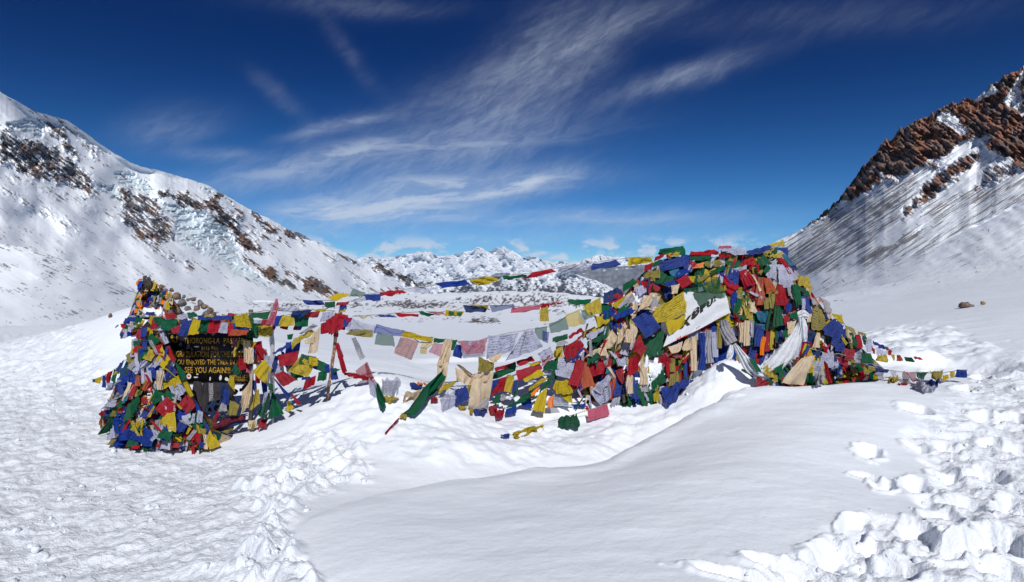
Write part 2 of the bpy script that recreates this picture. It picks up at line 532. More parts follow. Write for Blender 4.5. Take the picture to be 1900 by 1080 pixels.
def right_mountain():
    top = [(1180, 590), (1300, 532), (1380, 486), (1440, 447), (1480, 430), (1500, 415), (1516, 403), (1540, 386), (1552, 374), (1572, 348), (1590, 326), (1606, 300), (1622, 285), (1640, 262), (1662, 246), (1682, 229), (1700, 223),
           (1716, 216), (1738, 206), (1760, 196), (1780, 190), (1798, 180), (1812, 182), (1840, 160), (1848, 150), (1870, 138), (1900, 124), (1990, 70), (2250, -40)]
    top = [(a, b, np.interp(a, [1180, 1600, 1900, 2250], [1250, 820, 680, 560])) for a, b in top]
    bot = [(1180, 640, 1100), (1380, 600, 900), (1440, 560, 760), (1520, 560, 420), (1700, 520, 300), (1900, 470, 240), (2250, 440, 200)]

    def fields(px, py):
        rock, _ = masks(px, py, RM_ROCK, [], seed=23)
        q = fbm(px / 40, py / 40, 4, 6) * 8
        stre = np.zeros(px.shape)
        for poly, w in RM_STREAK:
            stre = np.maximum(stre, sstep(inside(px, py, poly) + q, -14, 12) * w)
        for poly in RM_SNOWY:
            rock = rock * (1 - 0.75 * sstep(inside(px, py, poly) + q * .4, -3, 3))
        sn = rot_noise(px, py, -0.58, 80, 3.0, 5, 33, .72)
        n = fbm(px / 11, py / 11, 5, 15, .65) * .5 + rot_noise(px, py, .62, 46, 10, 5, 16) * .6
        bare = sstep(rock * 1.2 - 0.50 + n * 0.46 + .42 * rot_noise(px, py, .62, 22, 4, 5, 17, .66), -0.03, 0.10)
        # boulders dotting the talus below
        dots = sstep(perlin(px / 3.0, py / 1.8, 44), 0.55, 0.7) * sstep(fbm(px / 60, py / 30, 3, 45) + stre, 0.45, 0.8)
        b2 = sstep(stre * 1.1 - 0.44 + sn * 0.62, -0.03, 0.16) * 0.85
        return rock, stre, np.maximum(np.maximum(bare, b2), dots * .8), n, sn

    def relief(px, py, Y, V):
        rock, stre, bare, n, sn = fields(px, py)
        env = np.minimum(1, V * 6)
        soft = fbm(px / 150, py / 150, 4, 4) * 0.02 + rot_noise(px, py, -0.6, 160, 26, 4, 5) * 0.006
        crag = (ridged(px / 34, py / 34, 5, 18, .52) - .5) * 0.052 * rock + rot_noise(px, py, .62, 46, 10, 4, 16) * 0.022 * rock
        st = rot_noise(px, py, -0.60, 95, 6, 4, 35) * 0.004 * (stre + .3)
        d = (soft + crag + st) * Y * env * np.where(V > 0.99, (1 - V) / 0.01, 1)
        jag = -(rock * 22.0) * (ridged(px / 26, px * 0 + 1.7, 5, 37, .6) - .62) * sstep(V, 0.85, 1.0) + .8 * fbm(px / 12, px * 0, 3, 38)  * sstep(V, 0.9, 1.0)
        return 0, jag, -d

    def paint(px, py, Y, V):
        rock, stre, bare, n, sn = fields(px, py)
        k = fbm(px / 36, py / 36, 4, 52)
        brown = np.array([0.31, 0.14, 0.08])
        dark = np.array([0.19, 0.125, 0.10])
        grey = np.array([0.17, 0.155, 0.15])
        w = sstep(k, -.35, .3)[..., None]
        rc = (dark * (1 - w) + brown * w) * (1 + .5 * fbm(px / 5, py / 5, 4, 62)[..., None])
        rc = rc * rock[..., None] + grey * (1 - rock[..., None])
        return np.clip(SNOW * (1 - bare[..., None]) + rc * bare[..., None], 0.01, 1)
    loft('right_mountain', top, bot, 900, 430, 1180, 2250, 0.66, paint, relief, M_FAR, over=400)


def smooth_slopes():
    # bluff of smooth snow in front of the left mountain
    def relief(px, py, Y, V):
        d = (fbm(px / 140, py / 70, 3, 91) * 0.03 + rot_noise(px, py, .5, 90, 18, 3, 92) * .003) * Y * np.minimum(1, V * 5) * np.where(V > .96, (1 - V) / .04, 1)
        return 0, fbm(px / 30, px * 0, 3, 94) * 1.6 * sstep(V, .85, 1), -d

    def paint(px, py, Y, V):
        sp = rot_noise(px, py, 0.42, 22, 3.0, 4, 93, .7) + fbm(px / 70, py / 22, 3, 95) * .8
        edge = sstep(V, .70, .98) * .30
        bare = sstep(sp + edge, .86, 1.0) * .85
        rc = np.array([.11, .095, .085])
        return SNOW * (1 - bare[..., None]) + rc * bare[..., None]
    top = [(-320, 405, 260), (0, 452, 260), (60, 461, 250), (130, 486, 250), (200, 518, 260), (255, 543, 280), (330, 550, 320), (420, 555, 360), (560, 561, 420), (700, 568, 450), (760, 575, 450)]
    bot = [(-320, 700, 60), (0, 650, 60), (200, 640, 70), (400, 610, 110), (760, 600, 200)]
    loft('left_slope', top, bot, 460, 160, -320, 760, .8, paint, relief, M_MID, over=60)

    def relief2(px, py, Y, V):
        d = (fbm(px / 160, py / 90, 4, 96) * 0.03 + rot_noise(px, py, -.5, 120, 14, 4, 97) * .004) * Y * np.minimum(1, V * 5) * np.where(V > .96, (1 - V) / .04, 1)
        return 0, 0, -d

    def paint2(px, py, Y, V):
        dots = sstep(perlin(px / 2.6, py / 1.7, 98), .5, .64) * sstep(fbm(px / 50, py / 20, 3, 99) + sstep(V, .55, .95) * .75, .55, .95)
        band = sstep(rot_noise(px, py, -.42, 50, 2.6, 4, 100, .65) + sstep(V, .8, 1) * .2, .62, .8) * .5
        b = np.maximum(dots, band)
        rc = np.array([.10, .088, .08])
        return SNOW * (1 - b[..., None]) + rc * b[..., None]
    top = [(1400, 600, 330), (1500, 556, 300), (1540, 541, 290), (1620, 508, 270), (1700, 470, 250), (1800, 420, 240), (1900, 372, 230), (2250, 250, 200)]
    bot = [(1400, 640, 130), (1540, 590, 130), (1700, 560, 120), (1900, 520, 120), (2250, 470, 110)]
    loft('right_slope', top, bot, 420, 160, 1400, 2250, .85, paint2, relief2, M_MID, over=60)


def far_range():
    def ridge(pts, off=(560, 400), k=2.7143):
        n = [float(t) for t in pts.replace(',', ' ').split()]
        return [(off[0] + n[i] / k, off[1] + n[i + 1] / k) for i in range(0, len(n), 2)]

    def make(name, line, Yt, Yb, pyb, snowline, seed, bluish, nu=620, nv=170, rel=1.0, jag=2.0, px0=420, px1=1620):
        top = [(px0 - 200, line[0][1] + 6, Yt)] + [(a, b, Yt) for a, b in line] + [(px1 + 200, line[-1][1] + 10, Yt)]
        bot = [(px0 - 200, pyb, Yb), (px1 + 200, pyb, Yb)]

        def relief(px, py, Y, V):
            e = np.minimum(1, V * 4) * np.where(V > .97, (1 - V) / .03, 1)
            r = (ridged(px / 60, py / 70 + 3, 6, seed, .6) - .55) * 0.11 + rot_noise(px, py, .9, 50, 15, 4, seed + 3, .5) * .016 + rot_noise(px, py, -.9, 50, 15, 4, seed + 4, .5) * .016
            return 0, jag * fbm(px / 11, px * 0 + seed, 4, seed + 5, .6) * sstep(V, .6, 1), -r * rel * Y * e

        def paint(px, py, Y, V):
            r = ridged(px / 60, py / 70 + 3, 6, seed, .6)
            n = rot_noise(px, py, 1.05, 22, 6, 5, seed + 6, .66) * .5 + rot_noise(px, py, -1.05, 22, 6, 5, seed + 7, .66) * .5
            hgt = V - snowline(px)
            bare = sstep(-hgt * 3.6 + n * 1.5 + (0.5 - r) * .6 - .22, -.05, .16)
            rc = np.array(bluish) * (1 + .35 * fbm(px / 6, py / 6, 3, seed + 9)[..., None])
            return np.clip(SNOW * (1 - bare[..., None]) + rc * bare[..., None], .01, 1)
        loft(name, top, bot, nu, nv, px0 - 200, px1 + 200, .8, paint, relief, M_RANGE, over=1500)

    big = ridge('-400,215 -100,225 180,195 240,225 300,212 340,198 380,212 450,206 500,200 560,188 630,178 660,190 690,206 740,200 800,190 850,176 895,158 915,166 930,180 950,178 985,160 1000,162 1017,152 1050,175 1075,186 1100,205 1150,205 1200,215 1250,235 1300,228 1350,236 1400,225 1440,212 1490,198 1560,206 1640,212 1700,228 1800,236 1900,240 2300,250')
    make('snow_range', big, 14500, 10500, 575, lambda p: .46 + 0 * p, 201, (.13, .12, .115))
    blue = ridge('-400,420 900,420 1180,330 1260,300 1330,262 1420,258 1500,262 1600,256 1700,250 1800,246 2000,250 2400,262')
    make('blue_ridge', blue, 11500, 8500, 590, lambda p: 1.25 + 0 * p, 231, (.19, .20, .22), nu=420, nv=110, rel=.35, jag=.7)  # rock tone lightened and blued to stand in for distance haze
    front = ridge('-400,420 300,400 500,372 640,352 720,334 800,322 880,312 960,292 1040,288 1100,296 1160,298 1220,286 1290,286 1330,284 1370,292 1420,308 1470,322 1540,352 1600,385 1700,420 1900,430 2300,440')
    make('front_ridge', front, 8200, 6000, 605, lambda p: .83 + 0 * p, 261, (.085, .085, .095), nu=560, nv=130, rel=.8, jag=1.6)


M_FAR = mat_terrain('mountain_snow_and_rock', 0.07, 0.55, fine=.3)
M_MID = mat_terrain('slope_snow', 0.12, 0.10, fine=.12)
M_RANGE = mat_terrain('far_range_snow', 0.004, 30.0)

left_mountain()
right_mountain()
smooth_slopes()
far_range()

# valley floor far below, out to the horizon on every side
vf = mesh_from([(-15500, -2600, -1150), (15500, -2600, -1150), (15500, 16200, -1150), (-15500, 16200, -1150)], [(0, 1, 2, 3)], cols=np.array([[.12, .12, .11]] * 4))
tag(link('valley_floor', vf, M_RANGE), kind='structure')

def haze_box():
    x, y0, y1, z0, z1 = 15800, -2800, 16600, -1180, 660
    v = [(-x, y0, z0), (x, y0, z0), (x, y1, z0), (-x, y1, z0), (-x, y0, z1), (x, y0, z1), (x, y1, z1), (-x, y1, z1)]
    f = [(0, 3, 2, 1), (4, 5, 6, 7), (0, 1, 5, 4), (1, 2, 6, 5), (2, 3, 7, 6), (3, 0, 4, 7)]
    m = bpy.data.materials.new('thin_mountain_air')
    m.use_nodes = True
    T = NT(m.node_tree)
    vol = T.n('ShaderNodeVolumePrincipled', {'Color': (.42, .64, 1.0, 1), 'Density': 1.9e-5, 'Anisotropy': 0.0})
    T.n('ShaderNodeOutputMaterial', {'Volume': vol.outputs[0]})
    tag(link('haze', mesh_from(v, f), m, smooth=False), kind='stuff')


haze_box()
# ------------------------------------------------------------------ snow ground
def zc(px, Y, py):
    return ((px - CX) / F, math.log(Y), EYE - (py - HY) / F * Y)


def zz(px, Y, z):
    return ((px - CX) / F, math.log(Y), z)


CTRL = [zz(*c) for c in [
    (-300, 3, .1), (0, 3, .05), (300, 3, .08), (700, 3, .3), (1000, 3, .45), (1300, 3, .48), (1700, 3, .45), (2200, 3, .4), (950, 1.2, .4), (-300, 1.2, .2), (2200, 1.2, .4),
    (-300, 5, .05), (0, 4.5, 0), (250, 4.6, .02), (450, 4.3, .1), (0, 6.2, 0), (250, 7, -.02), (330, 7.9, -.02), (480, 6, .08), (0, 9, 0), (150, 9, .02), (-300, 9, 0),
    (560, 4.6, .2), (700, 4.5, .3), (1000, 5, .30), (1300, 5.2, .42), (1300, 6.8, .36), (1500, 7, .45), (1500, 8.6, .5), (1600, 9.2, .56), (1750, 7, .27), (1850, 5, .33), (1880, 8.2, .42),
    (850, 6.4, .11), (1000, 6.8, .08), (1130, 7.15, .09), (700, 5.9, .13), (1290, 8.6, .29), (1450, 9.4, .52),
    (600, 7.2, .02), (480, 8.7, .10), (420, 8.6, .02), (560, 8.4, .25), (605, 8.9, .36), (700, 9.6, .76), (760, 9.7, .64), (820, 9.6, .38), (900, 9.5, .10), (960, 9.8, .0),
    (1000, 9.9, -.05), (1150, 10.2, .05), (1080, 8.6, -.12), (1200, 9.3, .0), (1250, 10.35, .12), (1300, 10.4, .45), (1344, 10.5, .98), (1344, 10.15, .90), (1300, 10.05, .50), (1390, 10.05, .60), (1344, 9.75, .52), (1400, 10.45, .62), (1460, 10.3, .42), (1530, 10.4, .36),
    (1600, 10.7, .48), (1700, 10.9, .38), (1800, 10.5, .40), (1850, 12, .45), (2100, 10, .5), (1000, 11.0, .45), (1120, 11.4, .62), (930, 11, .22), (1350, 12.5, .5), (1600, 13, .45), (1750, 14, .35),
    (700, 12, .30), (640, 11, .3), (500, 11, .3), (850, 12, .10), (850, 16, .12), (1000, 16, .10), (300, 11, .2), (200, 12, .12)]] + [zc(*c) for c in [
    (235, 15.2, 578), (175, 15, 614), (262, 15.6, 566), (345, 15.6, 574), (420, 16.4, 592), (0, 14, 690), (-300, 14, 695), (100, 14, 672), (450, 17, 630), (200, 22, 622), (-300, 22, 655), (0, 24, 645), (0, 40, 612), (120, 40, 606), (240, 40, 606), (-300, 40, 618),
    (0, 90, 618), (240, 90, 604), (-300, 90, 622), (450, 60, 600), (450, 130, 580), (850, 22, 640), (850, 40, 620), (850, 70, 606), (850, 130, 591), (850, 220, 574),
    (600, 40, 612), (600, 130, 584), (700, 330, 556), (550, 330, 560), (850, 340, 556), (950, 370, 544), (1060, 370, 549), (1150, 360, 566), (1250, 340, 590), (1350, 300, 590), (1150, 120, 597),
    (0, 300, 640), (-300, 300, 650), (1350, 40, 615), (1500, 22, 628), (1620, 22, 612), (1550, 45, 583), (1550, 90, 563), (1530, 125, 552), (1700, 45, 560), (1700, 110, 522), (1800, 45, 545), (1800, 110, 502),
    (1900, 20, 590), (1900, 45, 530), (1900, 110, 488), (1900, 150, 478), (2200, 45, 490), (2200, 110, 430), (1700, 220, 530), (2100, 250, 480), (1480, 200, 575)]]


def tps_fit(c, lam=0.002):
    c = np.array(c)
    S = np.array([1.0, 0.9])
    p = c[:, :2] * S
    n = len(p)
    d2 = ((p[:, None] - p[None]) ** 2).sum(-1)
    K = 0.5 * d2 * np.log(d2 + 1e-12)
    A = np.zeros((n + 3, n + 3))
    A[:n, :n] = K + lam * np.eye(n)
    A[:n, n] = A[n, :n] = 1
    A[:n, n + 1:] = p
    A[n + 1:, :n] = p.T
    # far heights are angles times distance: fit z / (1 + Y / 12) so that far points do not ring
    b = np.zeros(n + 3)
    b[:n] = c[:, 2] / (1 + np.exp(c[:, 1]) / 12)
    w = np.linalg.solve(A, b)

    def f(u, lY):
        out = np.empty(u.shape)
        fu, fl, fo = u.ravel() * S[0], lY.ravel() * S[1], out.reshape(-1)
        for i in range(0, len(fu), 20000):
            a, b_ = fu[i:i + 20000], fl[i:i + 20000]
            d2 = (a[:, None] - p[None, :, 0]) ** 2 + (b_[:, None] - p[None, :, 1]) ** 2
            fo[i:i + 20000] = (0.5 * d2 * np.log(d2 + 1e-12)) @ w[:n] + w[n] + w[n + 1] * a + w[n + 2] * b_
        return fo.reshape(u.shape) * (1 + np.exp(lY) / 12)
    return f


TPS = tps_fit(CTRL)
CREST = np.array([((px - CX) / F * Y, Y) for px, Y in [(540, 5.0), (640, 5.7), (740, 6.1), (850, 6.5), (1000, 6.9), (1130, 7.2), (1180, 7.6), (1230, 8.1), (1290, 8.7), (1340, 9.15), (1400, 9.35), (1450, 9.55), (1500, 9.7), (1560, 9.85), (1640, 10.3), (1700, 10.5)]])
ROUGH = [(-500, 1400), (-500, 600), (150, 596), (215, 700), (330, 850), (440, 830), (560, 800), (690, 840), (640, 890), (560, 930), (530, 1000), (600, 1090), (660, 1400)]
CLODS = [(330, 1400), (430, 1050), (480, 960), (440, 900), (520, 850), (600, 800), (690, 830), (680, 880), (560, 930), (525, 1000), (590, 1080), (640, 1400)]
TRACKS = [(1270, 1400), (1350, 1075), (1480, 1015), (1560, 985), (1620, 960), (1690, 960), (1725, 880), (1690, 800), (1700, 760), (1770, 735), (1800, 700), (1860, 660), (1960, 630), (2500, 600), (2500, 1400)]
PIT = [(1575, 628), (1640, 608), (1720, 602), (1800, 622), (1860, 655), (1800, 690), (1740, 690), (1650, 662)]
BANK = [(560, 800), (600, 740), (700, 690), (800, 740), (900, 770), (1100, 760), (1250, 740), (1320, 660), (1400, 690), (1400, 735), (1300, 765), (1200, 815), (1130, 850), (1000, 868), (850, 880), (740, 850)]
# footprints: photo x, y of the middle, half width and half length in metres, turn, depth
PRINTS = [(1610, 840, .13, .30, .25, .15), (1697, 900, .12, .30, .12, .16), (1585, 975, .10, .28, .30, .13), (1608, 884, .14, .10, 0, .07), (1700, 760, .22, .22, .8, .12), (1760, 830, .2, .26, .3, .14), (1790, 930, .16, .36, .1, .17),
          (1830, 880, .18, .3, .4, .15), (1560, 1030, .18, .26, .5, .15), (1460, 1050, .26, .10, .3, .10), (1850, 1000, .17, .30, .2, .18), (1740, 1020, .15, .28, .4, .15), (1650, 1050, .2, .2, .2, .13), (1790, 720, .16, .5, .35, .22),
          (1830, 770, .2, .3, .6, .14), (1890, 830, .2, .3, .3, .15), (1380, 1068, .3, .08, .25, .08), (1880, 930, .14, .3, .1, .15), (1730, 690, .14, .3, 1.2, .10), (1640, 900, .1, .2, .4, .09), (1760, 880, .14, .26, .5, .14), (1800, 1010, .14, .3, .6, .16), (1700, 985, .13, .25, .1, .13), (1860, 1060, .16, .2, .3, .14), (1880, 770, .18, .3, .2, .14), (1750, 960, .12, .2, .5, .11), (1610, 1010, .12, .2, .5, .11), (1840, 820, .15, .2, .1, .12), (1510, 1060, .2, .1, .2, .09), (1820, 700, .15, .35, .2, .15), (1880, 700, .2, .3, .6, .15), (1700, 830, .13, .16, .5, .08)]


def ground_base(x, y):
    """smooth snow height, no relief"""
    r = np.sqrt(x * x + y * y)
    front = sstep(y / (r + 1e-6), 0.30, 0.50)
    ys = np.maximum(y, 0.5 * r)
    u = np.clip(x / np.maximum(ys, 1e-3), -1.5, 1.5)
    z = TPS(u, np.log(np.clip(ys, 1.2, 420)))
    z = z * front + (0.3 + fbm(x / 40, y / 40, 3, 401) * .25 * np.minimum(r / 8, 1)) * (1 - front)
    # sharp edge of the wind drift: a trough right behind the crest
    cy = np.interp(x, CREST[:, 0], CREST[:, 1]) + 0.20 * perlin(x * 0.9, x * 0 + 2.2, 402) + .07 * perlin(x * 2.4, x * 0, 403)
    d = y - cy
    amp = np.interp(x, [-1.95, -1.2, -.4, 1.1, 2.6, 4.2, 5.5, 6.8], [0, .06, .18, .33, .30, .24, .22, 0])
    z = z - amp * sstep(d, -0.03, 0.22) * (1 - sstep(d, .3, 1.6)) + 0.05 * amp / .26 * np.exp(-((d + .25) / .3) ** 2)
    # pit in the snow to the right of the cairn and the hollow behind the strings
    def dent(px, Y, rx, ry, dep, k=1.0):
        q = ((x - (px - CX) / F * Y) / rx) ** 2 + ((y - Y) / ry) ** 2
        return -dep * (1 - sstep(np.sqrt(q), .62 * k, 1.0))
    wob = 1 + .22 * fbm(x * 1.1, y * 1.1, 3, 404)
    z = z + dent(1700, 13.1, 2.1, 1.7, .30) * wob + dent(1660, 12.3, .7, .55, .12) + dent(1790, 12.6, .8, .7, .15) + dent(870, 14.4, 1.7, 1.3, .10)
    return z, front


def ground_height(x, y):
    z, front = ground_base(x, y)
    r = np.sqrt(x * x + y * y)
    ys = np.maximum(y, 0.05)
    px, py = CX + x / ys * F, HY + (EYE - z) / ys * F
    near = front * (1 - sstep(r, 25, 60))
    q = 14 * fbm(x * 1.6, y * 1.6, 3, 405)
    m_r = sstep(inside(px, py, ROUGH) + q, -16, 22) * near
    m_c = sstep(inside(px, py, CLODS) + q * 1.5, -14, 30) * near
    m_t = sstep(inside(px, py, TRACKS) + q * 2.0, -10, 34) * near
    m_b = sstep(inside(px, py, BANK) + q, -10, 30) * near
    far_t = sstep(py, 900, 650)                                     # the path far off looks churned up in bigger lumps
    # packed, trodden path
    wl = worley(x * 4.2 + .5 * perlin(x * 3, y * 3, 406), y * 3.4, 407)
    z = z + m_r * (0.030 * fbm(x * 3.2, y * 3.2, 4, 408, .6) + 0.022 * (wl - .5) + (0.075 * far_t) * (ridged(x * 1.5, y * 1.3, 4, 409) - .5) + .045 * far_t * fbm(x * 4, y * 4, 3, 421))
    # lumps thrown up beside it
    wc = worley(x * 3.0 + .7 * perlin(x * 2, y * 2, 410), y * 3.0 + .7 * perlin(x * 2, y * 2, 411), 412)
    z = z + m_c * (0.12 * np.exp(-(wc / .42) ** 2) + .06 * np.exp(-(worley(x * 6.5, y * 6.5, 430) / .42) ** 2) + 0.035 * fbm(x * 5, y * 5, 4, 413, .5))
    # tracks through deep snow
    wt = worley(x * 2.2 + .8 * perlin(x * 1.7, y * 1.7, 414), y * 2.2 + .8 * perlin(x * 1.7, y * 1.7, 415), 416)
    z = z + m_t * (0.03 * np.exp(-(wt / .45) ** 2) + .075 * fbm(x * 1.5, y * 1.2, 4, 417, .42) + .014 * np.exp(-(worley(x * 5.5 + .4 * perlin(x * 4, y * 4, 431), y * 5.5, 418) / .45) ** 2) + .022 * fbm(x * 7, y * 7, 3, 432) - .06)
    m_p = sstep(inside(px, py, PIT) + q * .6, -8, 12) * near
    z = z + m_p * (.13 * fbm(x * 1.0, y * .9, 4, 433, .5) + .06 * np.exp(-(worley(x * 1.7, y * 1.5, 434) / .4) ** 2))
    # soft bank
    z = z + m_b * (.060 * fbm(x * 1.5, y * 1.5, 4, 419, .5) + .035 * np.clip(.6 - worley(x * 2.3, y * 2.3, 420), -.1, 1) + .014 * fbm(x * 6, y * 6, 3, 422))
    # undisturbed snow: low waves and a little sastrugi
    calm = near * (1 - np.maximum(m_r, np.maximum(m_c, m_t)))
    z = z + calm * (0.022 * fbm(x * .55, y * .8, 3, 423) + 0.003 * fbm(x * 2.2, y * 5, 3, 424))
    z = z + sstep(r, 14, 60) * front * (r * .0018) * (fbm(x / 9, y / 16, 4, 425) + .4 * fbm(x / 2.2, y / 5, 3, 426))
    for px_, py_, a, b, rot, dep in PRINTS:
        Y = (EYE - .38) / ((py_ - HY) / F)
        for _ in range(3):
            zz_, _f = ground_base(np.array([(px_ - CX) / F * Y]), np.array([Y]))
            Y = (EYE - zz_[0]) / ((py_ - HY) / F)
        X = (px_ - CX) / F * Y
        dx, dy = x - X, y - Y
        sel = (np.abs(dx) < .9) & (np.abs(dy) < .9)
        if not sel.any():
            continue
        rot = rot * .6 + .95 * math.atan((px_ - CX) / F)
        c, s = math.cos(rot), math.sin(rot)
        p_ = (dx[sel] * c - dy[sel] * s) / a
        q_ = (dx[sel] * s + dy[sel] * c) / b
        dd = np.sqrt(p_ * p_ + q_ * q_) * (1 + .25 * fbm(x[sel] * 5, y[sel] * 5, 3, int(px_)))
        z[sel] += -.66 * dep * (1 - sstep(dd, .62, .98)) + .025 * np.exp(-((dd - 1.15) / .18) ** 2)
    return z


def ground_at(x, y):
    return float(ground_height(np.array([float(x)]), np.array([float(y)]))[0])


GX, GY = np.linspace(-9, 11, 401), np.linspace(6, 16, 201)
_gx, _gy = np.meshgrid(GX, GY)
GZ = ground_height(_gx, _gy)


def ground_fast(x, y):
    i = np.clip((np.asarray(x) + 9) / .05, 0, 399.99)
    j = np.clip((np.asarray(y) - 6) / .05, 0, 199.99)
    a, b = i.astype(int), j.astype(int)
    u, v = i - a, j - b
    return (GZ[b, a] * (1 - u) + GZ[b, a + 1] * u) * (1 - v) + (GZ[b + 1, a] * (1 - u) + GZ[b + 1, a + 1] * u) * v


def mat_snow():
    m = bpy.data.materials.new('fresh_snow')
    m.use_nodes = True
    T = NT(m.node_tree)
    att = T.n('ShaderNodeAttribute', attribute_name='tint')
    pos = T.n('ShaderNodeTexCoord').outputs['Object']
    a = T.noise(pos, 9.0, 5.0, .6)
    b = T.noise(pos, 55.0, 4.0, .65)
    c = T.noise(pos, 420.0, 2.0, .6)
    h = T.math('MULTIPLY_ADD', b, .22, T.math('MULTIPLY', a, .8))
    h = T.math('MULTIPLY_ADD', c, .035, h)
    sepa = T.n('ShaderNodeSeparateColor', {0: att.outputs['Color']})
    amt = T.math('MULTIPLY_ADD', att.outputs['Alpha'], .045, .012)
    bmp = T.n('ShaderNodeBump', {'Strength': 1.0, 'Distance': amt, 'Height': h})
    p = T.n('ShaderNodeBsdfPrincipled', {'Base Color': att.outputs['Color'], 'Roughness': .55, 'Normal': bmp.outputs[0]})
    p.inputs['Specular IOR Level'].default_value = .25
    p.inputs['Sheen Weight'].default_value = 0.0
    T.n('ShaderNodeOutputMaterial', {'Surface': p.outputs[0]})
    return m


M_SNOW = mat_snow()


def snow_ground():
    ang = np.concatenate([np.radians(np.linspace(-180, -56, 46)[:-1]), np.arctan(np.linspace(math.tan(math.radians(-56)), math.tan(math.radians(56)), 1250)), np.radians(np.linspace(56, 180, 46)[1:-1])])
    rad = np.concatenate([[0.05, .4, .9, 1.5, 2.1], np.exp(np.linspace(math.log(2.6), math.log(26), 560)), np.exp(np.linspace(math.log(26.6), math.log(420), 150)), [460, 520, 650, 1000, 2000]])
    A, R = np.meshgrid(ang, rad)
    # radius measured straight ahead inside the fan so that rows run across the view
    k = np.where(np.abs(A) < math.radians(56), 1 / np.cos(A), 1 / math.cos(math.radians(56)))
    R = np.where(R < 430, R * k, R)
    X, Y = R * np.sin(A), R * np.cos(A)
    Z = ground_height(X, Y)
    edge = sstep(R / k, 385, 800)
    Z = Z - edge * 420 * (0.5 + R / 2000)
    u = X / np.maximum(Y, 1e-3)
    px = CX + u * F
    py = HY + (EYE - Z) / np.maximum(Y, .1) * F
    # thin rock debris showing on the wind-blown rise in the pass
    f = (Y > 90) & (np.abs(u) < 1.3)
    n = .8 * fbm(px / 24, py / 4.0, 5, 431, .68) + 1.0 * fbm(px / 6, py / 1.6, 4, 432, .65)
    m = np.zeros(X.shape)
    for poly, w in [([(690, 566), (720, 556), (830, 558), (850, 570), (760, 576)], .68), ([(560, 568), (700, 556), (760, 560), (700, 574), (600, 574)], .44), ([(820, 556), (900, 546), (1010, 543), (1100, 560), (1130, 575), (1000, 572), (880, 566)], .50),
                    ([(866, 592), (900, 584), (926, 592), (930, 602), (870, 602)], .72), ([(1000, 575), (1050, 572), (1050, 580), (1000, 582)], .6), ([(740, 590), (860, 585), (860, 596), (740, 596)], .35), ([(400, 560), (560, 560), (600, 575), (420, 572)], .5)]:
        m = np.maximum(m, sstep(inside(px, py, poly), -5, 7) * w)
    bare = np.where(f, sstep(m * 1.2 - .62 + n * .5, -.02, .1), 0)
    col = SNOW * (1 - bare[..., None]) + np.array([.12, .098, .082]) * (1 + .5 * fbm(px / 3, py / 2, 3, 433))[..., None] * bare[..., None]
    me = mesh_from(np.stack([X, Y, Z], -1).reshape(-1, 3), grid_faces(len(ang), len(rad), wrap=True))
    a = me.color_attributes.new('tint', 'FLOAT_COLOR', 'POINT')
    c4 = np.ones((X.size, 4), np.float32)
    c4[:, :3] = np.clip(col.reshape(-1, 3), .01, 1)
    q = 10 * fbm(X * 1.6, Y * 1.6, 3, 405)
    rough = np.maximum(sstep(inside(px, py, ROUGH) + q, -10, 20), np.maximum(sstep(inside(px, py, CLODS) + q, -10, 20), sstep(inside(px, py, TRACKS) + q, -10, 20) * .7))
    rough = np.where((Y > 0) & (Y < 60), rough, 0)
    c4[:, 3] = rough.ravel()
    a.data.foreach_set('color', c4.ravel())
    tag(link('snow_ground', me, M_SNOW), kind='structure')


snow_ground()


# ------------------------------------------------------------------ cloth
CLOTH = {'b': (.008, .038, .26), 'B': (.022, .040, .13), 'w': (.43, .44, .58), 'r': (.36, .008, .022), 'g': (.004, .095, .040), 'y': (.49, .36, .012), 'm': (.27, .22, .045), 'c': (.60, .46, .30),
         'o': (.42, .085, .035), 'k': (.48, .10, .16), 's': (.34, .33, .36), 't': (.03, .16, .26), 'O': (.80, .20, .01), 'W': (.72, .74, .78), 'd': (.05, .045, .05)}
CNAME = {'b': 'blue', 'B': 'faded navy', 'w': 'white', 'r': 'red', 'g': 'green', 'y': 'yellow', 'm': 'mustard', 'c': 'cream', 'o': 'rust', 'k': 'pink', 's': 'grey', 't': 'teal', 'O': 'orange', 'W': 'white', 'd': 'dark'}


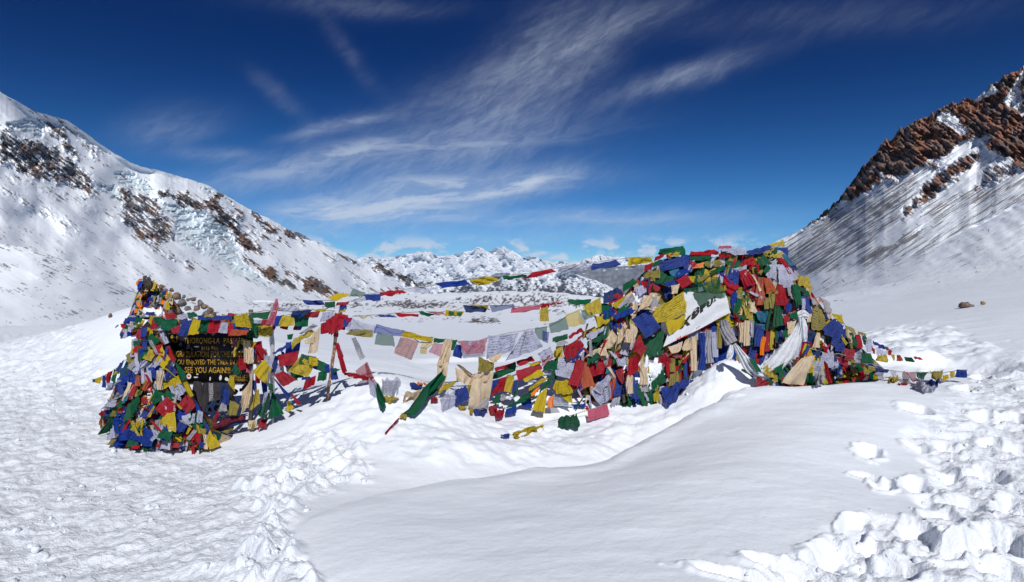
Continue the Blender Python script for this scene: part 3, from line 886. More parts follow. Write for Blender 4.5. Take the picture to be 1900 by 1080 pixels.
def mat_cloth(code, printed=True, thin=0.0, silk=False):
    base = CLOTH[code]
    m = bpy.data.materials.new('cloth_' + CNAME[code].replace(' ', '_'))
    m.use_nodes = True
    T = NT(m.node_tree)
    info = T.n('ShaderNodeObjectInfo')
    rnd = info.outputs['Random']
    uv = T.n('ShaderNodeUVMap').outputs[0]
    s = T.n('ShaderNodeSeparateXYZ', {0: uv})
    u, v = s.outputs[0], s.outputs[1]
    seed = T.n('ShaderNodeCombineXYZ', {0: T.math('MULTIPLY', rnd, 37.0), 1: T.math('MULTIPLY', rnd, 91.0), 2: rnd}).outputs[0]
    uvs = T.n('ShaderNodeVectorMath', {0: uv, 1: seed}, operation='ADD').outputs[0]
    blotch = T.noise(uvs, 2.3, 5.0, .6)
    colr = T.mix(T.math('MULTIPLY', T.smooth(blotch, .35, .75), .45), (*base, 1), tuple(min(1, c * .72 + .05) for c in base) + (1,))
    # sun bleached and greyed ones among the fresh ones
    grey = sum(base) / 3 * .8 + .06
    fade = T.smooth(T.math('FRACT', T.math('MULTIPLY', rnd, 7.31)), .15, 1.0)
    colr = T.mix(T.math('MULTIPLY', T.math('MULTIPLY', fade, T.math('MULTIPLY_ADD', T.noise(uvs, 1.6, 4.0, .6), 1.0, .3)), .45), colr, tuple(c * .55 + grey * .5 for c in base) + (1,))
    if printed:
        # block printed prayers: rows of small marks in a frame with a picture in the middle
        rows = T.math('SINE', T.math('MULTIPLY', v, 2 * math.pi * 9))
        mk = T.n('ShaderNodeMapping', {0: uvs})
        mk.inputs['Scale'].default_value = (30, 9, 1)
        marks = T.noise(mk.outputs[0], 1.0, 2.0, .6)
        line = T.math('MULTIPLY', T.smooth(rows, -.2, .35), T.smooth(marks, .38, .5))
        du, dv = T.math('ABSOLUTE', T.math('SUBTRACT', u, .5)), T.math('ABSOLUTE', T.math('SUBTRACT', v, .5))
        far = T.math('MAXIMUM', du, dv)
        inb = T.smooth(far, .44, .41)
        frame = T.math('MULTIPLY', T.smooth(far, .415, .425), T.smooth(far, .452, .442))
        mid = T.math('MAXIMUM', du, T.math('MULTIPLY', dv, .8))
        mid_m = T.smooth(mid, .15, .13)
        pic = T.smooth(T.noise(uvs, 17.0, 3.0, .7), .46, .54)
        ink = T.math('MULTIPLY', inb, T.mix(mid_m, line, pic) if False else T.math('ADD', T.math('MULTIPLY', line, T.math('SUBTRACT', 1.0, mid_m)), T.math('MULTIPLY', pic, mid_m)))
        ink = T.math('MAXIMUM', ink, T.math('MULTIPLY', frame, .7))
        wear = T.smooth(T.noise(uvs, 4.0, 3.0, .6), .30, .62)
        strong = T.smooth(T.math('FRACT', T.math('MULTIPLY', rnd, 3.77)), .10, .55)
        ink = T.math('MULTIPLY', T.math('MULTIPLY', ink, wear), T.math('MULTIPLY', strong, .82))
        colr = T.mix(ink, colr, tuple(c * .10 + .006 for c in base) + (1,))
    pos = T.n('ShaderNodeTexCoord').outputs['Object']
    hm = T.n('ShaderNodeMapping', {0: pos})
    hm.inputs['Scale'].default_value = (1.6, 1.0, .7)
    h = T.noise(hm.outputs[0], 13.0, 5.0, .62, .6)
    bmp = T.n('ShaderNodeBump', {'Strength': .9, 'Distance': .022, 'Height': h})
    dif = T.n('ShaderNodeBsdfPrincipled', {'Base Color': colr, 'Roughness': .42 if silk else .85, 'Normal': bmp.outputs[0]})
    dif.inputs['Specular IOR Level'].default_value = .5 if silk else .08
    tr = T.n('ShaderNodeBsdfTranslucent', {'Color': colr, 'Normal': bmp.outputs[0]})
    sh = T.n('ShaderNodeMixShader', {0: .22, 1: dif.outputs[0], 2: tr.outputs[0]}).outputs[0]
    if thin:
        sh = T.n('ShaderNodeMixShader', {0: thin, 1: sh, 2: T.n('ShaderNodeBsdfTransparent').outputs[0]}).outputs[0]
    T.n('ShaderNodeOutputMaterial', {'Surface': sh})
    return m


def flat_mat(name, colr, rough=.7, noise=0.0, scale=20.0, bump=0.0, spec=.2):
    m = bpy.data.materials.new(name)
    m.use_nodes = True
    T = NT(m.node_tree)
    c = (*colr, 1)
    pos = T.n('ShaderNodeTexCoord').outputs['Object']
    if noise:
        c = T.mix(T.smooth(T.noise(pos, scale, 6.0, .65), .3, .7), tuple(x * (1 - noise) for x in colr) + (1,), tuple(min(1, x * (1 + noise)) for x in colr) + (1,))
    p = T.n('ShaderNodeBsdfPrincipled', {'Base Color': c, 'Roughness': rough})
    p.inputs['Specular IOR Level'].default_value = spec
    if bump:
        p.inputs['Normal'].default_value = (0, 0, 0)
        b = T.n('ShaderNodeBump', {'Strength': 1.0, 'Distance': bump, 'Height': T.noise(pos, scale, 6.0, .65)})
        T.set(p.inputs['Normal'], b.outputs[0])
    T.n('ShaderNodeOutputMaterial', {'Surface': p.outputs[0]})
    return m


MC = {c: mat_cloth(c, printed=c not in 'cOWd', silk=c in 'c') for c in CLOTH}
MT = {c: mat_cloth(c, thin=.30) for c in 'bwrgyoksB'}
M_CORD = flat_mat('weathered_cord', (.33, .30, .26), .9, .3)
M_STONE = flat_mat('brown_stone', (.17, .115, .085), .9, .5, 6.0, .02)
M_STONE2 = flat_mat('grey_stone', (.13, .12, .118), .9, .5, 6.0, .02)

CROP = {'1': (150, 480, 995 / 350), '2': (430, 480, 1234 / 400), '3': (680, 480, 1389 / 450), '4': (1030, 430, 3.6), '5': (1200, 430, 1178 / 360), '6': (1450, 480, 1543 / 400)}

# profile of the big cairn and of the heap beside the board: outline above, foot below, distance of the foot
MT_X = [870, 1000, 1080, 1130, 1180, 1215, 1250, 1300, 1440, 1470, 1500, 1530, 1560, 1620, 1660, 1730]
MT_Y = [660, 625, 580, 545, 505, 472, 462, 465, 455, 480, 520, 565, 598, 640, 668, 684]
MB_X = [870, 1000, 1150, 1250, 1400, 1530, 1600, 1730]
MB_Y = [778, 774, 752, 745, 722, 714, 684, 676]
MY_X = [870, 1000, 1150, 1300, 1440, 1560, 1730]
MY_B = [9.75, 10.0, 10.25, 10.45, 10.4, 10.55, 10.9]
MY_D = [.25, .55, .9, 1.35, 1.35, .9, .25]
LT_X = [185, 235, 262, 285, 300, 318, 338, 358, 389, 440]
LT_Y = [772, 660, 600, 575, 600, 655, 710, 755, 792, 815]
LB_X = [185, 240, 330, 400, 440]
LB_Y = [790, 832, 834, 828, 812]
LY_B = [9.1, 7.98, 7.92, 8.05, 8.3]


def surf_main(px, py):
    t = (np.interp(px, MB_X, MB_Y) - py) / (np.interp(px, MB_X, MB_Y) - np.interp(px, MT_X, MT_Y))
    return np.interp(px, MY_X, MY_B) + np.interp(px, MY_X, MY_D) * np.clip(t, -.1, 1.15)


def surf_left(px, py):
    t = (np.interp(px, LB_X, LB_Y) - py) / 250.0
    return np.interp(px, LB_X, LY_B) + (8.85 - np.interp(px, LB_X, LY_B)) * np.clip(t, 0, 1.1)


def lin(xs, ys):
    return lambda px, py: np.interp(px, xs, ys)


SURF = {'M': surf_main, 'L': surf_left, 'G': lin([280, 480, 640, 950, 1130, 1300], [8.55, 8.6, 9.0, 10.0, 10.6, 11.4]), 'P': lin([430, 640], [8.5, 8.85]),
        'A': lin([540, 640, 1300], [8.8, 9.0, 11.6]), 'E': lin([1480, 1560, 1640, 1800], [10.1, 10.25, 10.5, 10.45]), 'S': lin([150, 260], [10.4, 9.0]), 'H': lin([500, 700, 950, 1100], [8.55, 9.25, 9.72, 9.8]),
        'T': lin([200, 330], [9.2, 8.9]), 'F': lin([1380, 1560], [10.05, 10.05])}

PLACED = []      # (x0, y0, x1, y1, lift) of cloth laid so far, so that later pieces lie on earlier ones


def lift_for(q, step=.024):
    x0, y0, x1, y1 = q[:, 0].min(), q[:, 1].min(), q[:, 0].max(), q[:, 1].max()
    top = 0.0
    for a in PLACED:
        ox, oy = min(x1, a[2]) - max(x0, a[0]), min(y1, a[3]) - max(y0, a[1])
        if ox > 0 and oy > 0 and ox * oy > .12 * min((x1 - x0) * (y1 - y0), (a[2] - a[0]) * (a[3] - a[1])):
            top = max(top, a[4])
    l = min(top + step, .42)
    PLACED.append((x0, y0, x1, y1, l))
    return l


def sheet_from_quad(P, n=15, m=9, seed=0, wave=.085, crumple=.06, sag=.05, ragged=.032):
    """a piece of cloth between four corners (top left, top right, bottom right, bottom left), wrinkled"""
    r = random.Random(seed)
    P = [np.array(p, float) for p in P]
    size = .5 * (np.linalg.norm(P[1] - P[0]) + np.linalg.norm(P[3] - P[0]))
    nrm = np.cross(P[1] - P[0], P[3] - P[0]) + np.cross(P[1] - P[2], P[3] - P[2]) * -1
    nrm = np.cross(P[2] - P[0], P[3] - P[1])
    nrm = nrm / (np.linalg.norm(nrm) + 1e-9)
    if nrm[1] > 0:
        nrm = -nrm
    U, V = np.meshgrid(np.linspace(0, 1, n + 1), np.linspace(0, 1, m + 1))
    u, v = U[..., None], V[..., None]
    S = (P[0] * (1 - u) + P[1] * u) * (1 - v) + (P[3] * (1 - u) + P[2] * u) * v
    ph, fr, tilt = r.uniform(0, 6.3), r.uniform(.8, 1.7), r.uniform(-1.1, 1.1)
    kind = r.random()
    pleat, pinch = (0.0, 0.0) if kind < .33 else ((r.uniform(.05, .085), r.uniform(.1, .4)) if kind < .82 else (r.uniform(.06, .095), 0.0))
    d = wave * np.sin(2 * np.pi * (fr * U + tilt * V * .7) + ph) * (.35 + .65 * V)
    pf, sk = r.uniform(1.8, 3.4), r.uniform(-.5, .5) if kind < .85 else r.uniform(1.2, 2.2)
    d = d + pleat * (np.sin(2 * np.pi * (pf * U + sk * V) + r.uniform(0, 6)) + .4 * np.sin(2 * np.pi * (pf * 2.1 * U - sk * V) + r.uniform(0, 6))) * (.7 + .3 * V) + pleat
    S = S + ((P[0] * .5 + P[1] * .5) - (P[0] * (1 - u) + P[1] * u)) * (pinch * (1 - v) ** 1.5)
    d = d + wave * .30 * np.sin(2 * np.pi * (r.uniform(2.2, 3.6) * U + r.uniform(-.8, .8) * V) + r.uniform(0, 6)) * V ** 1.3
    d = d + r.uniform(-.14, .22) * ((U - r.uniform(.2, .8)) ** 2) * V * 2
    d = d + crumple * fbm(U * 2.6 + r.uniform(0, 99), V * 2.6 + r.uniform(0, 99), 3, seed % 997)
    d = d + .10 * np.sin(np.pi * U) * V * r.uniform(-.3, 1)
    S = S + nrm * (d * size)[..., None]
    side = (P[1] - P[0]) / (np.linalg.norm(P[1] - P[0]) + 1e-9)
    down = (P[3] - P[0]) / (np.linalg.norm(P[3] - P[0]) + 1e-9)
    k1 = ragged * fbm(U * 1.3 + r.uniform(0, 99), V * 2.2 + r.uniform(0, 99), 3, seed % 991)
    k2 = ragged * 1.3 * fbm(U * 2.4 + r.uniform(0, 99), V * 1.3 + r.uniform(0, 99), 3, seed % 983) + sag * np.sin(np.pi * U) * (1 - .2 * V) * .7
    S = S + side * (k1 * size)[..., None] + down * (k2 * size)[..., None]
    uv = np.stack([U, 1 - V], -1).reshape(-1, 2)
    return S.reshape(-1, 3), grid_faces(n + 1, m + 1), uv


def drape(name, code, path, width, surf, lift, parent, org, folds=3, seed=1, n=44, m=17, pull=False):
    """length of soft cloth gathered along a hanging line: folds run along it"""
    path, width = np.array(path, float), np.array(width, float)
    d = np.concatenate([[0], np.cumsum(np.hypot(*np.diff(path, axis=0).T))])
    t = np.linspace(0, d[-1], n)
    px, py, wd = np.interp(t, d, path[:, 0]), np.interp(t, d, path[:, 1]), np.interp(t, d, width)
    k = np.hanning(9)[1:-1]
    k /= k.sum()
    sm = lambda a: np.convolve(np.pad(a, 3, 'reflect', reflect_type='odd'), k, 'valid')
    px, py = sm(px), sm(py)
    tx, ty = np.gradient(px), np.gradient(py)
    l = np.hypot(tx, ty)
    nx, ny = -ty / l, tx / l
    V = np.linspace(-.5, .5, m)
    PX = px[:, None] + nx[:, None] * wd[:, None] * V[None]
    PY = py[:, None] + ny[:, None] * wd[:, None] * V[None]
    T_ = np.repeat((t / d[-1])[:, None], m, 1)
    VV = np.repeat(V[None], n, 0)
    Y = SURF[surf](PX, PY) - lift
    wm = wd.max() / F * 10
    bulge = min(.10, .45 * wm) * np.sqrt(np.clip(1 - (2 * VV) ** 2, 0, 1)) * (wd[:, None] / wd.max())
    fc = min(1.0, wm / .22)
    fold = fc * (.028 * np.sin(2 * np.pi * (folds * VV + .5 * np.sin(3 * T_ + seed)) + seed) + .016 * fbm(VV * 6 + seed, T_ * 5, 3, seed))
    Y = Y - bulge - fold
    if pull:
        for _ in range(24):
            low = EYE - (PY - HY) / F * Y < ground_fast(np.clip((PX - CX) / F * Y, -9, 10.9), np.clip(Y, 6, 15.9)) + .03
            if not low.any():
                break
            Y = np.where(low, Y - .03, Y)
    P = np.stack([(PX - CX) / F * Y, Y, EYE - (PY - HY) / F * Y], -1)
    me = mesh_from(local(P.reshape(-1, 3), org), grid_faces(m, n), np.stack([VV + .5, T_ * 4], -1).reshape(-1, 2))
    return link(name, me, MC[code], parent)


SEED = [100]


def corners(q, surf, lift, pull=True):
    """photo-space corners carried onto the surface the cloth lies on, lifted off it"""
    out = []
    for x, y in q:
        Y = float(SURF[surf](x, y)) - lift
        for _ in range(60):                      # nothing lies under the snow: come forward until it clears it
            p = W(x, y, Y)
            if not pull or p[2] > ground_fast(p[0], p[1]) + .03 or Y < 7:
                break
            Y -= .03
        out.append(W(x, y, Y))
    return out


def cloth(name, code, q, surf, parent, origin, thin=False, label=None, fixed=None, **kw):
    q = np.asarray(q, float)
    SEED[0] += 1
    if fixed is None:
        lf = lift_for(q)
    else:
        lf = fixed
        PLACED.append((q[:, 0].min(), q[:, 1].min(), q[:, 0].max(), q[:, 1].max(), lf))
    wt, wb = np.hypot(*(q[1] - q[0])), np.hypot(*(q[2] - q[3]))
    hh = np.hypot(*((q[2] + q[3]) / 2 - (q[0] + q[1]) / 2))
    if surf in 'ML' and name in ('flag', 'length') and hh > 1.9 * (wt + wb) / 2 and hh > 13 and not thin:
        # long hanging pieces gather into folds that run down their length
        r = random.Random(SEED[0])
        a, b = (q[0] + q[1]) / 2, (q[2] + q[3]) / 2
        mid = (a + b) / 2 + np.array([r.uniform(-.06, .06) * hh, 0])
        ob = drape(name, code, [a, (a * .7 + mid * .3), mid, b], [max(wt, 3) * .85, (wt * .65 + wb * .35), (wt + wb) / 2, max(wb, 3)], surf, lf, parent, origin, r.uniform(1.8, 3.6), SEED[0] % 89 + 1, 18, 15, fixed is None)
        if label:
            ob['label'] = label
        return ob
    P = corners(q, surf, lf, fixed is None)
    # the free edge stands off or lies in a little, each its own way
    r = random.Random(SEED[0])
    o = r.uniform(-.02, .05)
    P[2] = (P[2][0], P[2][1] - o, P[2][2])
    P[3] = (P[3][0], P[3][1] - o - r.uniform(-.02, .03), P[3][2])
    v, f, uv = sheet_from_quad(P, seed=SEED[0], **kw)
    me = mesh_from(local(v, origin), f, uv)
    m = MT.get(code, MC[code]) if thin else MC[code]
    ob = link(name, me, m, parent)
    if label:
        ob['label'] = label
    return ob


def tube(path, rad, sides=5):
    path = np.asarray(path, float)
    n = len(path)
    rad = np.broadcast_to(np.asarray(rad, float), (n,))
    t = np.gradient(path, axis=0)
    t /= np.linalg.norm(t, axis=1)[:, None] + 1e-9
    up = np.array([0, 0, 1.0])
    ref = np.where(np.abs(t @ up)[:, None] > .9, np.array([1.0, 0, 0]), up)
    a = np.cross(t, ref)
    a /= np.linalg.norm(a, axis=1)[:, None] + 1e-9
    b = np.cross(t, a)
    th = np.linspace(0, 2 * np.pi, sides, endpoint=False)
    ring = path[:, None] + rad[:, None, None] * (np.cos(th)[None, :, None] * a[:, None] + np.sin(th)[None, :, None] * b[:, None])
    return ring.reshape(-1, 3), grid_faces(sides, n, wrap=True)


def parse(lines, crop):
    ox, oy, k = CROP[crop]
    out = []
    for it in lines.split(';'):
        t = it.split()
        if len(t) < 9:
            continue
        n = [float(z) for z in t[1:9]]
        out.append((t[0], [(ox + n[i] / k, oy + n[i + 1] / k) for i in range(0, 8, 2)]))
    return out


STRINGS = "flag strings over the cairn and the board"


def string(label, surf, parts, cord=False, group=None, thin=False, n=7):
    """a prayer flag string: cord plus one child per flag; parts = [(crop, 'colour x y x y x y x y; ...'), ...]"""
    items = []
    for crop, s in parts:
        items += parse(s, crop)
    x0, y0 = items[0][1][0]
    org = np.array(W(x0, y0, float(SURF[surf](x0, y0))))
    root = thing('prayer_flag_string', org, label=label, cat='prayer flags', group=group)
    tops = []
    for code, q in items:
        th = code.endswith('~') or thin
        code = code.rstrip('~')
        cloth('flag', code, q, surf, root, org, thin=th)
        tops += [q[0], q[1]]
    if cord:
        tops.sort(key=lambda p: p[0])
        if cord == 'y':
            tops.sort(key=lambda p: p[1])
        px = np.array(tops)
        if len(px) > 4:
            k = np.ones(3) / 3
            sm = px.copy()
            sm[1:-1] = (px[:-2] + px[1:-1] + px[2:]) / 3
            px = sm
        path = [W(x, y, float(SURF[surf](x, y)) - .01) for x, y in px]
        v, f = tube(local(path, org), .006, 4)
        link('cord', mesh_from(v, f), M_CORD, root)
    return root


def scarf(label, code, surf, crop, s, cat='scarf', name='ceremonial_scarf', **kw):
    """a loose scarf made of one or more lengths of cloth joined in one thing"""
    items = parse(s, crop)
    x0, y0 = items[0][1][0]
    org = np.array(W(x0, y0, float(SURF[surf](x0, y0))))
    root = thing(name, org, label=label, cat=cat)
    for c, q in items:
        cloth('length', c.rstrip('~'), q, surf, root, org, thin=c.endswith('~'), **kw)
    return root


# ------------------------------------------------------------------ bodies under the cloth
def mat_rags():
    """crumpled old flags packed so tightly that they read as one mass"""
    m = bpy.data.materials.new('packed_faded_cloth')
    m.use_nodes = True
    T = NT(m.node_tree)
    pos = T.n('ShaderNodeTexCoord').outputs['Object']
    w = T.n('ShaderNodeTexNoise', {'Vector': pos, 'Scale': 6.0, 'Detail': 3.0})
    ww = T.n('ShaderNodeVectorMath', {0: w.outputs['Color'], 1: (.16, .16, .16)}, operation='MULTIPLY').outputs[0]
    pp = T.n('ShaderNodeVectorMath', {0: pos, 1: ww}, operation='ADD').outputs[0]
    mp = T.n('ShaderNodeMapping', {0: pp})
    mp.inputs['Scale'].default_value = (1.5, 1.5, .8)
    vo = T.n('ShaderNodeTexVoronoi', {'Vector': mp.outputs[0], 'Scale': 6.5})
    sp = T.n('ShaderNodeSeparateColor', {0: vo.outputs['Color']})
    ramp = T.n('ShaderNodeValToRGB', {0: sp.outputs[0]})
    cr = ramp.color_ramp
    cr.interpolation = 'CONSTANT'
    seq = ['b', 'w', 'r', 'g', 'y', 's', 'B', 'c', 'r', 'm', 'g', 'o', 'd', 's']
    for i, c in enumerate(seq):
        if i < 2:
            e = cr.elements[i]
            e.position = i / len(seq)
        else:
            e = cr.elements.new(i / len(seq))
        e.color = tuple(x * .7 for x in CLOTH[c]) + (1,)
    h = T.math('ADD', vo.outputs['Distance'], T.noise(pp, 18.0, 4.0, .6))
    b = T.n('ShaderNodeBump', {'Strength': 1.0, 'Distance': .06, 'Height': h})
    p = T.n('ShaderNodeBsdfPrincipled', {'Base Color': ramp.outputs[0], 'Roughness': .9, 'Normal': b.outputs[0]})
    p.inputs['Specular IOR Level'].default_value = .05
    T.n('ShaderNodeOutputMaterial', {'Surface': p.outputs[0]})
    return m


M_RAGS = mat_rags()


def heap(name, label, xs, surf, top_of, bot_of, inset, depth, lump, nu=120, nv=50, cat='cairn', parts=None):
    """closed mound whose front follows the given surface and whose back falls away behind it"""
    u = np.linspace(xs[0], xs[-1], nu)
    v = np.linspace(0, 1, nv)
    PXg = np.tile(u, (nv, 1))
    Vg = np.repeat(v[:, None], nu, 1)
    t, b = top_of(u) + 8, bot_of(u) + 22
    PYg = b + (t - b) * Vg
    Yg = surf(PXg, PYg) + inset
    X, Z = (PXg - CX) / F * Yg, EYE - (PYg - HY) / F * Yg
    n = fbm(X * 3.2, Z * 3.2, 4, 501) * lump
    Yf = Yg - n * np.sin(np.pi * np.clip(Vg, 0, 1)) ** .5
    rows = [np.stack([X, Yf, Z], -1)]
    for k in (.12, .35, .7, 1.0):
        p = np.stack([X[-1], Yg[-1] + depth * k, Z[-1] - (Z[-1] - Z[0]) * k ** 1.6], -1)
        p[:, 1] += lump * fbm(X[-1] * 2, Z[-1] * 2 + k, 3, 503)
        rows.append(p[None])
    P = np.concatenate(rows, 0)
    org = np.array([P[0, nu // 2, 0], P[0, nu // 2, 1], P[0, nu // 2, 2]])
    root = thing(name, org, label=label, cat=cat)
    me = mesh_from(local(P.reshape(-1, 3), org), grid_faces(nu, P.shape[0]))
    core = link('cloth_mass', me, M_RAGS, root)
    core['kind'] = 'stuff'
    return root, org


def snow_lump(parent, org, px, py, surf, rx, rz, seed, out=.03):
    """patch of snow caught on the cloth"""
    Y = float(SURF[surf](px, py)) - out
    c = np.array(W(px, py, Y))
    k = Y / F
    n, m = 18, 12
    th, ph = np.meshgrid(np.linspace(0, 2 * np.pi, n, endpoint=False), np.linspace(-np.pi / 2, np.pi / 2, m))
    D = np.stack([np.cos(ph) * np.cos(th), np.cos(ph) * np.sin(th), np.sin(ph)], -1)
    q = 1 + .60 * fbm(D[..., 0] * 1.7 + seed, D[..., 2] * 1.7 + D[..., 1], 4, seed)
    P = c + D * q[..., None] * np.array([rx * k, .05 + .22 * min(rx, rz) * k, rz * k])
    me = mesh_from(local(P.reshape(-1, 3), org), grid_faces(n, m, wrap=True), cols=np.tile(SNOW, (n * m, 1)))
    return link('snow_patch', me, M_SNOW, parent)


def rock_mesh(size, seed, n=14, m=9):
    th, ph = np.meshgrid(np.linspace(0, 2 * np.pi, n, endpoint=False), np.linspace(-np.pi / 2, np.pi / 2, m))
    D = np.stack([np.cos(ph) * np.cos(th), np.cos(ph) * np.sin(th), np.sin(ph)], -1)
    q = 1 + .35 * fbm(D[..., 0] * 1.3 + seed * 3.1, D[..., 2] * 1.3 + D[..., 1] * .9 + seed, 3, seed)
    P = D * q[..., None] * np.array(size)
    # flat broken faces
    rr = random.Random(seed)
    for _ in range(7):
        nn = np.array([rr.gauss(0, 1), rr.gauss(0, 1), rr.gauss(0, 1)])
        nn /= np.linalg.norm(nn)
        lim = rr.uniform(.55, .8) * np.linalg.norm(np.array(size) * nn)
        d = P @ nn
        P = P - np.maximum(d - lim, 0)[..., None] * nn
    return mesh_from(P.reshape(-1, 3), grid_faces(n, m, wrap=True))


main_root, main_org = heap('stone_cairn', 'large stone cairn buried under hundreds of tattered prayer flags', [1075, 1640], surf_main, lambda x: np.interp(x, MT_X, MT_Y) + np.interp(x, [1075, 1180, 1560, 1640], [75, 6, 4, 22]), lambda x: np.interp(x, MB_X, MB_Y), .07, 1.9, .10)
for i, (x, y, rx, ry) in enumerate([(1183, 557, 12, 12), (1150, 640, 8, 26), (1196, 690, 10, 26), (1215, 690, 16, 20), (1234, 604, 7, 16), (1140, 585, 6, 8), (1160, 700, 14, 16), (1278, 500, 7, 5), (1447, 668, 20, 18), (1465, 650, 14, 18), (1524, 640, 9, 14), (1085, 685, 10, 10),
                                    (945, 735, 12, 6), (1010, 690, 14, 7), (1190, 712, 26, 14), (1295, 700, 10, 30), (1040, 745, 40, 8), (985, 705, 9, 5)]):
    snow_lump(main_root, main_org, x, y, 'M', rx, ry, 600 + i)
left_root, left_org = heap('flag_mound', 'steep mound of layered prayer flags in front of the black board', LT_X, surf_left, lambda x: np.interp(x, LT_X, LT_Y), lambda x: np.interp(x, LB_X, LB_Y), .06, .9, .06, 70, 40, cat='flag mound')

# ------------------------------------------------------------------ filler strings under the traced ones
def pool(n, surf, xr, top_of, bot_of, slope, size, seed, keep=None):
    r = random.Random(seed)
    out = []
    while len(out) < n:
        x = r.uniform(*xr)
        t, b = float(top_of(x)) + 6, float(bot_of(x))
        if b - t < 14:
            continue
        y = r.uniform(t, b - 8)
        if keep and not keep(x, y):
            continue
        s = size * r.uniform(.75, 1.25)
        a = slope(x) + r.uniform(-.25, .25)
        hang = math.pi / 2 + r.uniform(-.30, .30) + .25 * a
        w_, h_ = s * r.uniform(.8, 1.1), s * r.uniform(.9, 1.5)
        if r.random() < .32:
            w_, h_ = s * r.uniform(.35, .6), s * r.uniform(1.1, 1.7)
        p0 = (x - w_ / 2 * math.cos(a), y - w_ / 2 * math.sin(a))
        p1 = (x + w_ / 2 * math.cos(a), y + w_ / 2 * math.sin(a))
        dn = (math.cos(hang) * h_, math.sin(hang) * h_)
        k = r.uniform(.6, 1.0)
        p2 = (p1[0] + dn[0] - w_ * (1 - k) / 2, p1[1] + dn[1])
        p3 = (p0[0] + dn[0] + w_ * (1 - k) / 2, p0[1] + dn[1])
        lim = b + 6
        q = [(px_, min(py_, lim)) for px_, py_ in (p0, p1, p2, p3)]
        out.append((y, q))
    out.sort(key=lambda a: -a[0])
    return [q for _, q in out]


def filler(n, surf, xr, top_of, bot_of, slope, size, seed, labels, group, codes='bwrgybwrgybwrgsmoBc'):
    r = random.Random(seed)
    qs = pool(n, surf, xr, top_of, bot_of, slope, size, seed)
    qs.sort(key=lambda q: q[0][0])
    per = math.ceil(len(qs) / len(labels))
    for i in range(0, len(qs), per):
        chunk = sorted(qs[i:i + per], key=lambda q: -q[0][1])
        q0 = chunk[0][0]
        org = np.array(W(q0[0], q0[1], float(SURF[surf](*q0))))
        root = thing('prayer_flag_string', org, label=labels[i // per], cat='prayer flags', group=group)
        for j, q in enumerate(chunk):
            cloth('flag', r.choice(codes), q, surf, root, org, wave=.06, crumple=.05, fixed=.012 + .006 * (j % 7))


mt = lambda x: np.interp(x, MT_X, MT_Y)
mb = lambda x: np.interp(x, MB_X, MB_Y)
filler(125, 'M', (1120, 1590), mt, mb, lambda x: -.45 if x < 1180 else (.0 if x < 1460 else .55), 42, 5,
       [ 'underlying tangle of old flags below the cream knot on the shoulder',
        'underlying tangle of old flags behind the bright blue flag on the cairn', 'underlying tangle of old flags behind the white banner', 'underlying tangle of old flags above the big snow heap on the cairn face',
        'underlying tangle of old flags behind the big looped white scarf', 'underlying tangle of old flags below the highest point of the cairn', 'underlying tangle of old flags behind the very large blue flag', 'underlying tangle of old flags on the cairn tail next to the snow pit'],
       'tangled flag strings underneath')
filler(80, 'L', (214, 382), lambda x: np.interp(x, LT_X, LT_Y), lambda x: np.interp(x, LB_X, LB_Y), lambda x: -.6 if x < 290 else .8, 32, 6,
       ['underlying tangle of old flags at the snowy foot of the mound far from the board', 'underlying tangle of old flags behind the large blue flag of the mound', 'underlying tangle of old flags under the apex of the mound', 'underlying tangle of old flags in the middle of the mound face',
        'underlying tangle of old flags behind the mound ridge', 'underlying tangle of old flags at the mound corner nearest the dark opening'], 'tangled flag strings underneath')
filler(30, 'G', (285, 640), lambda x: 576 + 0 * x, lambda x: 606 + 0 * x, lambda x: 0, 20, 8, ['back row of small flags half hidden behind those along the board top', 'back row of small flags between the grey post and the pole top'], 'tangled flag strings underneath')
filler(11, 'P', (472, 585), lambda x: 622 + 0 * x, lambda x: 700 + .0 * x, lambda x: .1, 25, 9, ['dusty flags half hidden behind those between the grey post and the thin pole'], 'tangled flag strings underneath')
PLACED[:] = [(a[0], a[1], a[2], a[3], .075) for a in PLACED]
# ------------------------------------------------------------------ lettering
def text_mesh(txt, w, h, bold=.012, extrude=.004):
    c = bpy.data.curves.new('t', 'FONT')
    c.body = txt
    c.size = 1
    c.offset = bold
    c.extrude = 0.0
    c.resolution_u = 3
    c.space_word = 1.25
    o = bpy.data.objects.new('t', c)
    COL.objects.link(o)
    bpy.context.view_layer.update()
    dg = bpy.context.evaluated_depsgraph_get()
    me = bpy.data.meshes.new_from_object(o.evaluated_get(dg))
    bpy.data.objects.remove(o)
    v = np.empty(len(me.vertices) * 3, np.float32)
    me.vertices.foreach_get('co', v)
    v = v.reshape(-1, 3)
    a, b = v.min(0), v.max(0)
    v = (v - a) / np.maximum(b - a, 1e-6)
    return me, v, w, h


def put_text(name, txt, px0, py0, px1, py1, Y, parent, org, mat, bold=.02, slant=0.0):
    me, v, _, _ = text_mesh(txt, 1, 1, bold)
    k = Y / F
    x = px0 + v[:, 0] * (px1 - px0)
    y = py1 + v[:, 1] * (py0 - py1) + slant * (v[:, 0] - .5)
    y = y + 0.5 * perlin(v[:, 0] * 9, v[:, 0] * 0 + py0, 7)
    P = np.stack([(x - CX) * k, np.full(len(x), Y), EYE - (y - HY) * k], -1)
    me.vertices.foreach_set('co', local(P, org).astype(np.float32).ravel())
    me.update()
    return link(name, me, mat, parent, smooth=False)


